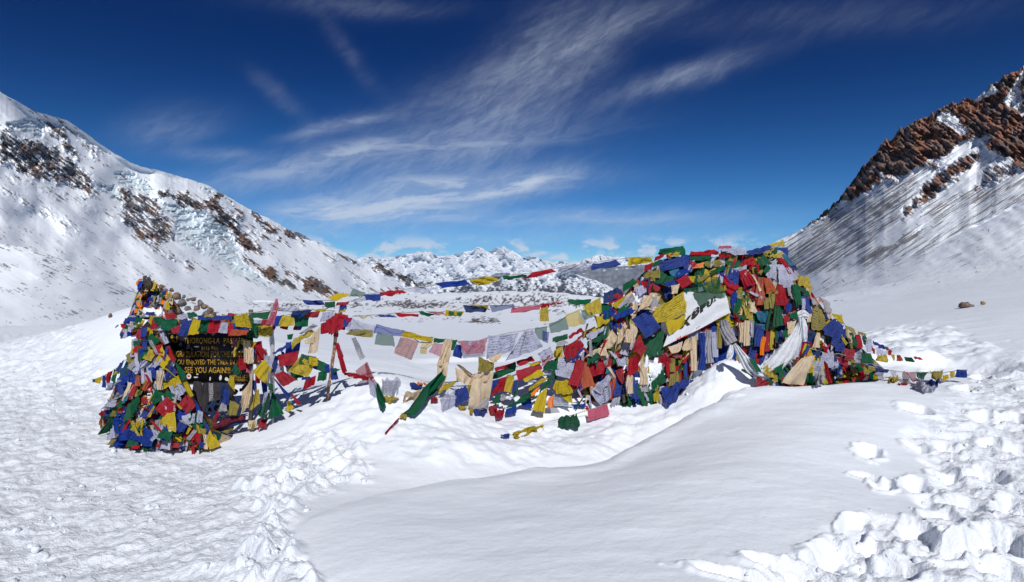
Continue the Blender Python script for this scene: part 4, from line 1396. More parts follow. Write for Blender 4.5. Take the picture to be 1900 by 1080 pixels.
def box(name, c0, c1, mat, parent, org, jitter=0.0):
    x0, y0, z0 = np.minimum(c0, c1)
    x1, y1, z1 = np.maximum(c0, c1)
    v = [(x0, y0, z0), (x1, y0, z0), (x1, y1, z0), (x0, y1, z0), (x0, y0, z1), (x1, y0, z1), (x1, y1, z1), (x0, y1, z1)]
    f = [(0, 1, 5, 4), (1, 2, 6, 5), (2, 3, 7, 6), (3, 0, 4, 7), (4, 5, 6, 7), (3, 2, 1, 0)]
    me = mesh_from(local(v, org), f)
    return link(name, me, mat, parent, smooth=False)


M_PALE = flat_mat('pale_sticker', (.62, .60, .60), .6, .3, 60.0)
M_RED = flat_mat('red_print', (.55, .03, .03), .6)
M_BLACK = flat_mat('black_print', (.02, .02, .022), .7, .3, 40.0)


def banner():
    q = [(5, 'x')]
    ox, oy, k = CROP['5']
    C = [(ox + x / k, oy + y / k) for x, y in ((222, 372), (478, 372), (510, 490), (98, 702))]
    lift = .23
    PLACED.append((1232, 543, 1358, 645, .25))
    P = [np.array(p) for p in corners(C, 'M', lift)]
    org = P[0]
    root = thing('cloth_banner', org, label='white cloth banner with black painted letters slung diagonally over the large cairn', cat='banner')

    def surf_pt(u, v):
        u, v = np.asarray(u)[..., None], np.asarray(v)[..., None]
        S = (P[0] * (1 - u) + P[1] * u) * (1 - v) + (P[3] * (1 - u) + P[2] * u) * v
        uu, vv = u[..., 0], v[..., 0]
        d = .030 * np.sin(2 * np.pi * (vv * 1.2 + uu * .8) + .6) + .018 * np.sin(2 * np.pi * (uu * 2.1 - vv * 1.4)) + .012 * fbm(uu * 4, vv * 3, 3, 881)
        nrm = np.cross(P[2] - P[0], P[3] - P[1])
        nrm = nrm / np.linalg.norm(nrm)
        if nrm[1] > 0:
            nrm = -nrm
        return S + nrm * d[..., None], nrm
    U, V = np.meshgrid(np.linspace(0, 1, 41), np.linspace(0, 1, 31))
    S, nrm = surf_pt(U, V)
    link('sheet', mesh_from(local(S.reshape(-1, 3), org), grid_faces(41, 31), np.stack([U, 1 - V], -1).reshape(-1, 2)), MC['W'], root)

    # photo position -> sheet coordinates by inverting the bilinear patch
    CQ = np.array(C)
    gu, gv = np.meshgrid(np.linspace(0, 1, 161), np.linspace(0, 1, 161))
    gp = (CQ[0] * (1 - gu[..., None]) + CQ[1] * gu[..., None]) * (1 - gv[..., None]) + (CQ[3] * (1 - gu[..., None]) + CQ[2] * gu[..., None]) * gv[..., None]
    gp = gp.reshape(-1, 2)

    def paint(name, txt, base, along, upv, mat, bold):
        me, v, _, _ = text_mesh(txt, 1, 1, bold)
        b = np.array(base)
        q = b + v[:, :1] * np.array(along) + v[:, 1:2] * np.array(upv)
        q = np.array([ox, oy]) + q / k
        idx = np.array([np.argmin(((gp - p) ** 2).sum(1)) for p in q])
        # refine the nearest cell by one Newton step
        u, w_ = gu.ravel()[idx], gv.ravel()[idx]
        for _ in range(3):
            u_, v_ = u[:, None], w_[:, None]
            cur = (CQ[0] * (1 - u_) + CQ[1] * u_) * (1 - v_) + (CQ[3] * (1 - u_) + CQ[2] * u_) * v_
            du = (CQ[1] - CQ[0]) * (1 - v_) + (CQ[2] - CQ[3]) * v_
            dv = (CQ[3] - CQ[0]) * (1 - u_) + (CQ[2] - CQ[1]) * u_
            r = q - cur
            det = du[:, 0] * dv[:, 1] - du[:, 1] * dv[:, 0]
            u = u + (r[:, 0] * dv[:, 1] - r[:, 1] * dv[:, 0]) / det
            w_ = w_ + (du[:, 0] * r[:, 1] - du[:, 1] * r[:, 0]) / det
        pt, nn = surf_pt(u, w_)
        pt = pt + nn * .012
        me.vertices.foreach_set('co', local(pt, org).astype(np.float32).ravel())
        me.update()
        link(name, me, mat, root, smooth=False)
    paint('letters', 'X', (190, 606), (68, -36), (14, -66), M_BLACK, .07)
    paint('letters', '8', (262, 552), (48, -42), (10, -64), M_BLACK, .09)
    paint('letters', 'P', (314, 508), (44, -34), (6, -54), M_BLACK, .09)
    paint('letters', 'U', (362, 470), (34, -24), (5, -44), M_BLACK, .08)
    paint('letters', '\u0130', (400, 436), (14, -10), (5, -44), M_BLACK, .04)
    paint('small_print', 'H3', (174, 668), (26, -14), (4, -16), M_RED, .03)
    paint('small_print', 'eee', (212, 648), (36, -16), (2, -9), M_RED, .03)
    paint('small_print', 'ka', (300, 590), (22, -16), (2, -10), M_RED, .0)



# ------------------------------------------------------------------ traced prayer flag strings, board side
string('multicoloured flag string hanging in a row along the top of the board', 'G', [('1',
    'r 440 290 500 280 510 312 450 318;w 510 298 570 285 600 312 520 318;g 560 285 600 280 622 302 570 312;y 648 298 706 297 712 314 650 314;r 778 285 825 290 800 304 780 302;b 620 300 652 296 655 316 622 318;'
    'w 600 318 700 322 700 330 610 332;g 385 305 445 312 425 350 385 340;g 430 320 512 318 500 372 422 375;r 470 372 530 345 540 392 492 392;b 540 322 592 322 565 410 515 400;y 590 318 642 317 625 395 563 402;g 638 318 692 318 675 378 618 382;r 685 316 742 316 735 388 672 392;'
    'w 738 335 785 335 782 392 733 388;r 778 338 804 340 830 402 783 407;b 802 340 892 338 890 385 812 388;o 815 375 890 372 888 402 828 407;b 700 298 798 298 800 322 705 325;g 905 340 962 340 960 404 885 410'),
    ('2', 'b 5 375 105 380 98 416 10 416;o 0 405 98 408 92 438 0 441;g 90 420 162 418 158 452 92 454;r 162 345 232 350 222 408 162 402;y 150 385 232 372 232 443 158 446;b 225 330 302 320 292 382 225 388;y 292 325 360 322 352 380 262 388;g 358 318 442 330 436 387 362 386')], cord=True)
string('upper string of flags blown flat above the others between the board and the striped pole', 'G', [('2',
    'y 5 330 105 302 125 396 25 386;g 108 312 224 300 212 350 118 332;r 412 306 506 300 492 338 408 336;y 470 290 548 284 530 302 478 304;w~ 258 278 412 272 382 302 262 302;w 510 308 592 300 586 356 511 363;B 340 300 470 290 440 315 360 330;b 330 310 412 300 410 330 335 338'), ('1', 'b 620 312 702 304 704 322 622 326')], cord=True)
string('ragged tuft of dark red flags tied round the top of the striped pole', 'G', [('2',
    'r 520 365 602 312 668 332 574 436;r 590 308 668 322 640 400 560 432;b 640 328 692 340 680 386 638 392;r 650 335 690 340 672 372 640 375;r 508 372 560 352 570 420 512 432;b 618 265 662 262 660 292 622 292;y 618 288 655 285 652 305 622 308')])
string('pink flag string knotted about the top of the grey post beside the board', 'P', [('2', 'k 248 228 266 228 272 292 238 298;k 224 310 264 292 244 380 203 372;k 205 350 235 348 225 385 195 385')])

# mound beside the board
string('string of bright flags running down the ridge of the mound nearest the black board', 'L', [('1',
    'g 415 385 440 372 470 440 440 455;w 408 382 442 375 466 440 440 456;r 445 470 470 452 502 532 478 545;g 500 545 552 600 556 642 528 640;b 472 545 516 606 490 632 452 655;b 460 650 ;y 535 638 562 650 598 732 575 722;b 600 740 650 820 640 850 610 800;r 558 698 614 782 562 818 508 768;g 610 800 668 872 625 922 570 850;b 655 860 682 888 678 922 652 908;m 628 890 662 898 655 945 618 935;r 588 908 642 930 642 968 605 986;y 682 903 738 985 680 1010 658 955')])
string('string of green, yellow and red flags zigzagging down the middle of the mound', 'L', [('1',
    'y 345 358 386 375 382 408 343 412;g 368 393 424 430 386 472 352 456;r 383 463 432 452 440 498 393 498;y 358 470 398 488 372 542 333 526;y 428 462 474 530 440 588 402 546;y 408 640 468 600 486 662 425 700;y 470 640 512 615 540 655 495 690;w 462 675 522 655 562 696 494 746;g 398 678 454 722 400 772 372 745;g 455 690 505 720 480 750 440 720;r 453 728 510 768 466 836 408 790;y 433 818 514 806 502 916 410 866;b 508 790 560 815 540 850 512 842;w 530 830 578 815 586 866 545 888;w 614 798 648 812 648 862 618 862')])
string('string with a large blue flag sagging along the foot of the mound', 'L', [('1',
    'y 294 823 324 866 285 922 250 890;b 272 905 318 925 302 962 243 946;b 322 868 402 926 376 992 303 960;w 375 890 440 945 420 962 380 925;g 253 955 303 965 290 1002 243 985;r 270 985 312 985 305 1003 268 1000;r 393 973 422 980 420 1002 403 1000;w 438 960 484 965 472 1004 418 1000;r 478 965 522 975 518 999 476 998;g 428 898 492 920 482 958 422 940;y 488 930 545 920 535 967 488 962;r 540 928 584 930 576 962 543 956;b 518 990 572 985 552 1007 522 1003;b 518 858 562 880 552 912 515 905;b 625 965 655 972 645 1000 630 998')])
string('string of dusty flags lying down the snowy flank of the mound away from the board', 'L', [('1',
    'g 278 432 318 430 312 462 278 462;y 273 465 304 468 287 507 263 497;r 288 460 328 463 312 512 276 512;g 328 478 358 480 327 532 303 517;b 330 420 354 428 352 482 323 482;r 298 370 342 368 324 432 298 422;b 315 366 352 364 352 412 318 412;s 273 540 304 548 268 592 248 578;w 330 528 368 545 302 608 262 600;b 223 625 264 608 258 652 223 660;b 258 640 304 620 292 657 256 670;O 263 670 304 648 294 722 258 732;o 293 620 317 610 312 662 287 682;b 352 575 414 560 408 642 378 626;w 318 608 368 588 374 652 313 662;c 398 600 442 580 432 692 403 692;r 210 735 285 735 262 795 218 800;r 190 765 247 775 242 834 187 792;g 252 770 284 745 284 832 238 862;g 213 750 254 705 244 772 208 787;t 233 740 262 715 257 752 228 767;s 163 740 208 700 224 722 148 772;w 137 770 203 745 193 782 138 792;g 143 810 178 805 172 882 146 880;b 138 800 172 795 167 826 136 832;r 108 800 142 795 137 822 106 822;g 104 818 138 818 134 842 104 842;r 195 830 240 840 235 868 192 860;y 280 740 344 720 348 762 276 797;o 340 640 370 650 340 700 320 690;r 313 733 352 728 354 765 316 762;b 338 780 403 750 398 812 318 837;m 300 690 330 700 310 735 285 730;g 265 770 320 690 300 800 262 860')])
string('short bunting of small bright flags strung out over the snow beyond the mound', 'S', [('1',
    'g 60 638 92 632 96 656 78 648;y 90 632 116 624 110 656 92 650;b 115 615 134 608 132 682 114 678;w 133 612 152 602 162 692 135 697;r 143 602 174 588 166 642 148 654;w 150 655 186 650 176 690 144 692;g 177 580 192 600 190 672 176 642;y 185 577 210 565 206 602 187 607;b 207 560 242 530 226 586 208 592')], cord=True)
string('cluster of tiny flags on the cord between the small cairn and the mound', 'T', [('1',
    'b 230 315 262 310 262 342 231 342;b 245 308 300 305 292 330 240 330;r 207 345 250 338 236 371 218 362;w 224 373 242 370 248 415 228 418;b 211 392 227 385 224 420 214 422;y 362 290 402 290 398 314 368 317;y 288 345 330 340 325 362 292 360;g 288 310 332 308 328 337 293 337;b 343 280 392 280 388 297 343 297;m 383 345 422 345 420 380 386 377;b 335 365 352 365 345 408 330 405;y 310 325 345 322 340 345 312 345')])

# post at the far end of the board
string('cluster of flags dangling from the grey post and covering the far end of the board', 'P', [('2',
    'k 8 480 32 450 42 495 12 505;y 18 500 46 450 52 482 28 562;y 54 452 142 480 120 517 58 482;b 103 513 138 520 142 592 108 592;r 118 495 168 490 208 540 184 572;w 178 543 228 560 232 632 188 592;r 33 570 77 570 107 622 48 637;b 143 590 165 640 190 600 150 590;k 83 618 118 615 116 652 94 647;g 18 595 62 660 42 677 3 642;r 132 648 167 658 168 712 138 712;b 168 700 204 678 204 772 178 782;b 118 690 143 700 147 782 123 742;y 133 748 158 748 162 826 103 868;y 190 568 232 640 200 714 127 640;s 205 640 222 640 215 740 205 720;w 100 640 122 610 130 690 110 700')])
string('string of green flags pegged like a small tent at the foot of the grey post', 'P', [('2',
    'g 218 755 218 775 192 912 152 882;g 226 758 242 765 308 882 216 918;r 163 918 204 915 198 972 142 986;w 180 770 215 750 190 830 170 850;g 205 705 240 720 235 760 210 750')])
string('string of red and yellow printed flags slung between the grey post and the striped pole', 'P', [('2',
    'g 312 435 358 428 345 462 323 462;r 262 548 384 528 372 602 273 617;g 383 543 498 565 492 602 388 597;y 383 553 492 600 440 674 336 640;y 443 560 498 570 498 612 448 602;g 493 575 555 605 532 652 488 632;r 234 664 302 638 376 688 298 732;r 408 690 498 663 472 722 408 747;b 395 675 460 672 450 690 398 695;g 493 650 552 640 547 692 497 697;b 528 610 563 602 562 652 533 652;b 560 625 600 625 615 690 575 690;g 575 630 640 632 600 650 580 650')])
string('long blue and red flags stretched tight from the post down into the snow', 'P', [('2', 'b 236 682 250 690 342 778 324 797;r 338 780 348 776 402 826 388 832;y 318 805 358 850 336 872 314 876')], cord=False)
string('string of folded blue, yellow and grey flags rising from the grey post towards the pole', 'P', [('2', 'b 236 540 342 473 347 502 242 552;y 338 470 472 398 486 422 348 512;s 368 440 482 358 492 386 398 432')], cord=False)
SURF['B'] = lin([300, 500], [8.96, 8.96])
scarf('rags hanging beneath the board, coloured dark to stand in for shade in the opening', 'd', 'B', '1', 'd 585 648 700 650 672 800 612 820;s 640 655 720 655 700 745 662 760;d 690 650 830 650 800 735 720 740;B 730 652 800 655 770 720 740 715', cat='rags', name='shade_toned_rags', wave=.12)  # sunlit cloth given dark colours that stand in for the opening's shade
string('small flags hanging in the dark opening below the board', 'P', [('1',
    'b 753 688 784 690 784 772 752 746;m 788 743 838 770 818 828 772 822;s 738 760 774 753 778 802 726 802;r 722 803 735 808 712 866 700 856;y 788 618 808 622 814 702 778 652')])

# high strings
string('wind-blown flag string reaching from the thin pole to the crest of the large cairn', 'A', [('2',
    'b 372 235 545 240 532 264 428 264;y 545 222 612 194 684 205 600 246;g 522 250 604 243 592 281 538 276;r 596 250 684 244 662 267 598 267;w~ 662 238 762 214 774 236 688 248;g~ 683 165 775 195 755 215 676 215;b 758 206 854 200 852 246 778 236;r 832 196 995 178 1005 196 848 216'), ('3',
    'w~ 218 176 415 160 402 187 246 196;b 392 140 562 118 594 148 438 166;y 572 124 692 95 764 118 638 151;g 752 100 934 91 922 106 786 124;r 956 76 1062 58 1084 76 896 119;w~ 1086 52 1255 25 1274 46 1096 82'), ('4', 'b 222 218 434 180 434 226 242 262;y 467 165 655 168 642 202 465 218')], cord=True)
string('thin string of narrow flags in front of the distant snowfield, one yellow flag hanging down', 'G', [('2', 'y~ 690 330 815 328 820 342 700 345'), ('3',
    'w~ 28 318 132 314 178 330 58 336;b 60 320 140 322 178 332 90 336;r 158 307 304 318 297 331 183 331;g 298 297 388 320 404 326 312 327;r~ 328 299 442 305 454 319 390 323;y 453 293 565 300 542 329 456 322;g 470 300 550 308 540 325 475 325;B 553 264 694 268 688 301 568 306;y~ 558 254 694 265 704 292 690 292;b~ 702 266 838 258 844 276 716 307;k 833 280 1004 262 992 291 816 317;r 998 254 1050 254 1042 276 998 286;y 988 290 1036 268 1046 357 988 357;r 1048 256 1144 250 1102 264 1048 268'), ('3', 'g 1148 235 1284 234 1272 267 1158 262')], cord=True)
string('main sagging string of see-through and frayed flags between the pole and the large cairn', 'G', [('2',
    'w~ 688 340 838 385 802 452 652 406;m~ 690 400 810 412 790 452 655 430'), ('3',
    'b~ 58 374 218 410 202 442 42 421;g~ 38 414 172 440 162 502 46 490;o~ 178 445 314 470 262 580 162 540;y 208 410 384 450 376 477 196 442;c 310 474 397 478 345 517 313 507;y~ 303 500 352 515 342 546 306 542;k~ 388 480 444 490 412 557 356 532;g 383 454 462 460 432 480 383 477;g 488 464 522 464 502 522 473 522;b 503 488 558 494 542 572 493 556;w~ 516 470 694 454 668 562 541 567;k~ 520 475 690 458 670 540 560 545;w 698 438 874 420 832 522 686 577;w 903 410 948 404 1000 505 786 590;g~ 952 394 1042 384 1032 472 968 452;b~ 1008 410 1048 420 1042 482 1008 472;g~ 1042 372 1142 330 1152 402 1056 427;y~ 1138 322 1218 290 1238 372 1156 392;w~ 1218 300 1262 340 1252 377 1220 372;g~ 1222 300 1284 280 1294 332 1242 352;y 1238 268 1338 218 1342 312 1276 322')], cord=True)
string('loose red string with a gauzy torn flag blowing from the pole to the snow', 'H', [('2',
    'r 588 480 610 478 640 560 608 575;r 604 560 636 555 664 640 636 655;r 638 648 704 655 692 677 643 667;r 688 658 812 680 802 702 698 682;r~ 708 640 772 590 812 690 716 672;r~ 758 600 782 592 826 715 788 716;g 812 718 836 724 886 862 850 882;s~ 676 455 712 445 758 566 730 576;w~ 780 690 830 700 830 790 790 770')])
string('string lying on the snow bank with white, blue and yellow flags half buried', 'H', [('3',
    'w~ 72 693 214 704 172 787 92 787;b 248 708 324 720 312 747 256 737;O 278 708 354 715 342 727 288 724;y 92 785 198 798 162 828 97 817;y 438 720 524 700 528 716 408 787;w~ 422 795 498 765 513 832 437 867;b 492 765 572 726 598 802 512 840;r 360 795 415 800 405 825 365 822;m 573 722 614 720 604 778 583 787;y 522 838 578 850 562 864 526 860;b 608 865 694 858 672 902 616 892;y 588 860 612 862 608 890 590 886')], cord=False)
string('long green flag pulled taut with a red end pegged in the snow bank', 'H', [('3', 'g 438 612 424 748 238 884 213 884;y 196 890 238 884 228 917 182 917;r 182 915 186 925 112 1004 104 998')])
string('fallen string with blue, yellow, green and pink flags lying on the snow below the cairn', 'H', [('3',
    'b 766 1012 822 1004 818 1026 773 1021;y 838 994 1014 943 1016 975 846 1020;g 1072 926 1238 882 1222 988 1088 962;k 1253 870 1392 826 1392 892 1268 932')], cord=True)
# cairn, side facing the pole
string('string of red and green flags climbing from the cream knotted scarf to the cairn shoulder', 'M', [('3',
    'r 732 625 854 588 854 602 738 652;g 718 660 856 594 854 642 722 692;r 858 588 944 558 964 582 866 612;r 858 642 994 598 1004 622 866 704;y 928 602 1042 568 1020 590 940 620;y 888 690 994 628 1014 662 906 707;g 1018 600 1114 558 1084 642 1006 632;w 982 545 1052 503 1074 552 998 592;r~ 998 575 1068 543 1068 572 1006 614;y 1068 530 1124 508 1124 582 1073 562;w 1108 562 1224 548 1198 702 1076 662;r 1103 520 1228 448 1244 502 1148 584;g 1060 455 1148 432 1152 460 1062 480'), ('4', 'r 28 780 184 708 184 802 78 862;y 0 770 60 760 40 800 5 830')])
string('string of blue, red and yellow flags along the foot of the cairn above the snow', 'M', [('3',
    'b 718 700 784 678 764 742 713 752;r 756 690 834 658 794 752 706 782;b 828 708 868 693 854 762 816 767;y 808 680 844 653 834 762 786 767;g 728 790 774 768 768 822 728 832;g 838 780 866 718 870 760 846 800;b 866 815 954 798 948 862 888 842;g 788 862 904 778 964 748 962 778;g 888 800 974 748 964 792 918 802;y 908 755 1022 673 1034 692 928 762;b 788 870 868 833 854 892 793 902;r 698 850 744 828 754 902 708 892;r 722 880 784 868 778 922 738 922;O 940 770 990 730 990 750 945 790;s 760 800 800 775 795 810 765 815')])
string('string of hanging yellow printed flags low on the cairn beside a grey one', 'M', [('3',
    'g 998 740 1076 650 1062 702 988 782;g 1072 640 1098 618 1090 690 1062 690;y 972 790 1044 728 1022 884 948 862;O 1038 800 1074 778 1070 852 1033 852;w~ 1063 775 1114 788 1124 832 1068 832;y 1083 700 1160 698 1180 838 1066 746;b 1186 830 1264 788 1254 847 1186 847;w 1266 782 1392 648 1392 802 1328 847'), ('4', 'y 0 1010 84 988 114 1082 0 1082;w 225 1070 372 940 380 960 310 1080')])
string('string of red flags hanging in a row under the cream scarf knot', 'M', [('4',
    'r 213 890 334 848 324 952 236 962;r 132 872 204 858 164 982 96 1002;r 98 990 154 958 144 1052 108 1062;r 328 850 384 848 374 902 326 912;o 158 908 214 868 268 1022 148 1062;t 343 905 378 898 372 937 333 947;g 218 818 294 808 304 838 213 892;s 312 840 370 800 350 890 330 900'), ('3', 'r 1198 590 1248 568 1214 752 1163 702')])
string('pale string of white flags bundled on the flank of the cairn above the grey flag', 'M', [('4', 'w 0 928 144 868 144 992 8 962;w 188 680 304 638 328 667 218 722;g 163 680 274 628 280 650 180 720;g 198 740 336 678 330 720 215 765;g 0 700 84 683 78 717 0 742;r 85 700 180 640 190 660 90 715;s 0 745 70 720 90 745 10 770')])
string('string with navy and red flags climbing the back of the cairn towards its crest', 'M', [('4',
    'g 442 360 532 306 548 340 458 402;B 296 420 442 362 454 422 318 492;r 352 426 464 398 454 442 358 488;b 296 552 374 498 404 542 318 584;y 372 490 478 418 454 472 408 512;s 448 462 514 413 534 452 468 502;g 420 520 490 470 495 510 410 560;b 378 562 504 512 534 540 398 592;b 330 620 460 580 440 670 380 660;w 522 382 584 348 614 402 548 432;y~ 183 502 304 458 314 542 206 562;y 238 553 378 600 342 617 273 642;y 225 660 290 635 300 660 230 672;w 205 690 330 632 320 660 230 720;g 235 790 330 700 300 740 250 790')])
string('bunched string of blue, red and mustard flags heaped on the crest of the cairn', 'M', [('4',
    'r 658 172 734 138 724 168 658 202;g 678 120 870 94 866 162 688 152;y 738 152 832 138 824 168 758 172;r 730 158 790 140 785 165 740 180;b 678 205 854 162 852 238 688 258;b 848 205 874 188 918 242 878 262;g 638 218 704 184 692 232 638 248;r 598 222 654 204 642 252 598 262;t 758 265 824 243 828 287 783 302;b 798 272 862 248 902 262 798 318;m 602 272 708 252 692 322 576 302;g 698 263 794 310 762 357 666 342;r 560 330 630 318 610 380 580 385;r 648 338 704 370 692 397 648 392;b 612 350 640 350 645 410 610 415;w 550 370 600 352 612 400 560 430'), ('5',
    'r 238 125 434 110 434 137 268 157;g 233 150 394 148 390 168 260 180;b 220 175 262 165 275 232 215 225;O 248 198 348 188 342 217 258 227;m 338 190 444 168 458 207 368 222;g 478 180 564 173 564 227 498 222;r 250 170 300 190 305 220 270 215')])
string('string of stiff flags flying along the skyline up to the highest point of the cairn', 'M', [('5',
    'k 428 88 520 86 520 104 428 106;w 438 108 602 98 598 142 453 140;r 428 135 524 140 502 157 433 164;b 593 118 754 80 758 114 598 152;b 773 95 858 95 858 142 798 112;y 798 72 828 43 834 86 808 90;y 743 75 804 60 804 82 758 90;g 733 110 794 93 794 127 743 147;y 703 140 762 93 774 105 718 152;y 733 150 818 124 814 162 743 162')])
string('string of teal, green and red flags bundled just beneath the highest point of the cairn', 'M', [('5',
    't 813 140 852 138 894 212 848 202;B 870 200 910 205 912 238 880 232;r 788 165 824 163 904 272 878 262;g 658 182 716 133 758 195 688 210;r 578 180 654 148 654 182 588 197;r 558 190 644 180 644 207 563 217;w 503 230 604 204 604 232 518 252;m 638 215 704 203 704 257 648 252;w 733 190 788 163 798 302 728 262;w 793 200 854 198 904 292 798 312;w 798 225 894 310 894 347 793 322;g 735 205 760 220 720 250 700 240;g 385 240 470 205 480 225 390 262;y 250 270 330 262 320 300 260 310;m 300 285 400 235 402 262 310 305')])
string('string of red and blue flags hanging mid-cairn above the white banner corner', 'M', [('5',
    'r 172 295 242 258 275 310 212 348;b 102 312 170 292 178 320 110 335;r 428 272 458 263 574 345 488 382;b 453 265 538 243 555 310 478 340;r 598 252 670 260 672 442 592 352;r 543 250 614 223 654 320 588 347;o 668 272 714 280 722 467 662 422;o 708 280 744 280 794 370 718 372;m 720 372 800 350 795 380 715 380;m 738 380 784 373 768 462 738 467;m 715 400 745 400 742 470 712 470;r 798 312 874 378 836 477 780 436;b 850 420 884 448 872 487 843 482;s 838 332 894 340 914 445 858 390'), ('4', 'b 703 376 784 363 788 432 733 448')])
string('string of long faded strips, navy and mustard, hanging straight down the face of the cairn', 'M', [('5',
    'c 588 418 644 430 684 502 598 482;m 484 388 514 395 514 472 488 462;b 508 368 554 370 548 472 508 472;g 543 410 584 400 550 500 520 480;y 578 440 612 470 654 542 598 532;g 518 490 604 520 594 552 538 522;r 523 490 604 540 594 582 543 542;s 608 528 654 550 648 642 618 642;c 558 560 594 543 594 662 558 682;c 588 540 629 538 629 692 588 692;t 648 490 744 470 744 562 678 542;b 653 570 724 568 704 702 648 692;t 665 560 720 558 715 595 668 590;r 723 610 754 600 748 722 713 732;O 698 640 728 635 712 752 683 747;y 753 570 778 573 768 722 748 712;b 773 600 824 608 828 662 778 652;g 773 445 804 450 838 592 768 552;r 828 510 869 498 864 572 828 572;g 858 500 914 480 914 542 868 522;c 848 550 904 540 884 632 848 622;g 823 600 854 600 858 642 828 642;g 745 470 765 468 735 600 722 600')])
string('string of mustard and navy flags down the cairn edge beyond its highest point', 'M', [('5',
    'y 908 262 998 290 994 362 903 322;g 903 320 988 370 984 402 918 382;b 918 375 1004 410 1008 512 928 452;g 880 300 915 340 945 450 900 440;m 1008 440 1088 490 1064 602 998 592;r~ 1030 390 1110 440 1100 455 1040 420;s 1060 400 1110 440 1100 500 1070 490;c 1085 450 1115 480 1115 520 1095 535;s 985 395 1020 410 1030 450 990 440')])
string('string holding one very large blue flag on the far flank of the cairn', 'M', [('6', 'y 353 390 434 400 452 472 398 452;b 350 406 467 540 436 706 268 522;b 368 705 425 700 425 790 385 800;g 385 780 425 760 420 812 390 812')])
string('string of small worn flags trailing down the tail of the cairn into the snow pit', 'M', [('6',
    'm 448 470 518 498 534 542 458 512;m 538 520 594 535 602 552 548 547;c 453 500 494 560 484 622 453 602;g 463 545 514 550 554 642 498 622;r 523 540 558 545 584 642 533 637;m 480 600 510 610 505 645 480 640;g 558 545 604 560 614 622 588 612;w 598 560 644 590 644 672 608 662;r 643 615 668 650 674 682 648 662;b 648 588 764 640 754 662 658 622;w 668 630 734 660 744 692 678 682;o 740 630 790 655 785 665 745 650;r 753 660 789 655 784 692 763 692')])
string('short string of green, yellow and rust flags low in the snow pit beyond the cairn', 'E', [('6',
    'g 548 666 648 680 638 747 557 747;y 666 685 768 685 758 736 672 732;y 783 685 808 685 803 727 788 727;o 812 685 854 690 874 732 818 732;g 858 700 944 705 954 740 888 732;r 938 700 1004 710 1004 727 948 720')], cord=False)
string('long bunting of pale flags stretched over the snow from cairn to trodden track', 'E', [('6',
    'B 208 645 279 660 272 712 203 702;w 278 665 384 700 348 772 273 747;r 450 640 524 650 508 722 453 727;r 383 700 474 720 474 788 418 742;g 483 735 579 755 584 792 518 772;m 578 755 669 780 662 807 588 827;B 668 778 769 795 764 817 673 807;w~ 763 797 824 805 818 842 768 832;r~ 863 815 959 813 959 887 863 882;g 958 812 1049 812 1012 867 963 847;m 1048 810 1149 806 1132 872 1058 887;y 1143 840 1204 825 1194 862 1138 882;y 1203 805 1239 803 1234 847 1198 852;b 1238 790 1334 795 1328 852 1238 847')], cord=True)
string('limp string of yellow, white and blue flags sagging onto the snow under the pale bunting', 'E', [('6', 'y 728 852 834 823 818 877 768 882;r 835 885 905 888 900 897 840 895;w~ 958 890 1024 870 1014 952 978 932;b 1028 880 1134 850 1139 902 1078 922;w~ 985 925 1100 925 1095 945 1010 960')])
string('string of dark flags below the white scarf at the snow line, one red', 'F', [('5',
    'g 578 830 659 860 644 887 573 842;r 668 870 744 920 714 942 636 982;y 703 788 780 830 774 892 703 862;y 768 868 794 870 792 912 758 907;g 735 895 765 895 760 935 738 935;B 983 590 1034 618 1014 682 973 662;w~ 1003 780 1064 780 1084 892 1028 902;g 958 860 1014 850 1014 952 968 942;r 910 912 962 893 963 947 923 937;s 1013 880 1074 880 1064 932 1013 942;r 1070 780 1095 800 1115 910 1090 920')])
banner()
string('string of large printed yellow flags draped next to the white banner', 'M', [('4', 'y 738 602 870 555 844 642 762 682;y 620 535 858 398 880 545 646 628')])
string('string with a bright blue, a red and a green flag hanging under the cream knot', 'M', [('4',
    'g 586 732 718 658 722 822 598 850;b 506 590 618 527 706 640 588 722;r 558 690 610 782 573 838 506 774;w 428 860 514 788 484 882 448 907;w 468 672 504 643 484 802 433 842;r 478 862 564 803 554 922 478 982;r 386 932 484 898 484 992 438 1012')])
string('string of torn red, pink and olive flags hanging above the bottom blue flag', 'M', [('4',
    'r~ 658 862 774 778 774 882 698 902;k~ 758 790 854 830 834 852 768 832;m 768 840 804 850 804 942 763 932;g 688 932 744 908 738 1002 688 1032;m 763 950 824 933 824 1022 753 1032;r 738 870 768 858 764 962 743 962;g 822 915 836 915 832 1010 820 1000;b 868 862 888 838 888 982 856 972;g 640 1010 690 960 690 1060 655 1075'), ('5', 'b 85 962 252 905 258 940 120 1070;y 38 985 70 920 75 1030 40 1030')])
string('single large green flag pulled over the upper edge of the white banner', 'M', [('5', 'g~ 222 350 445 278 482 388 292 470')])

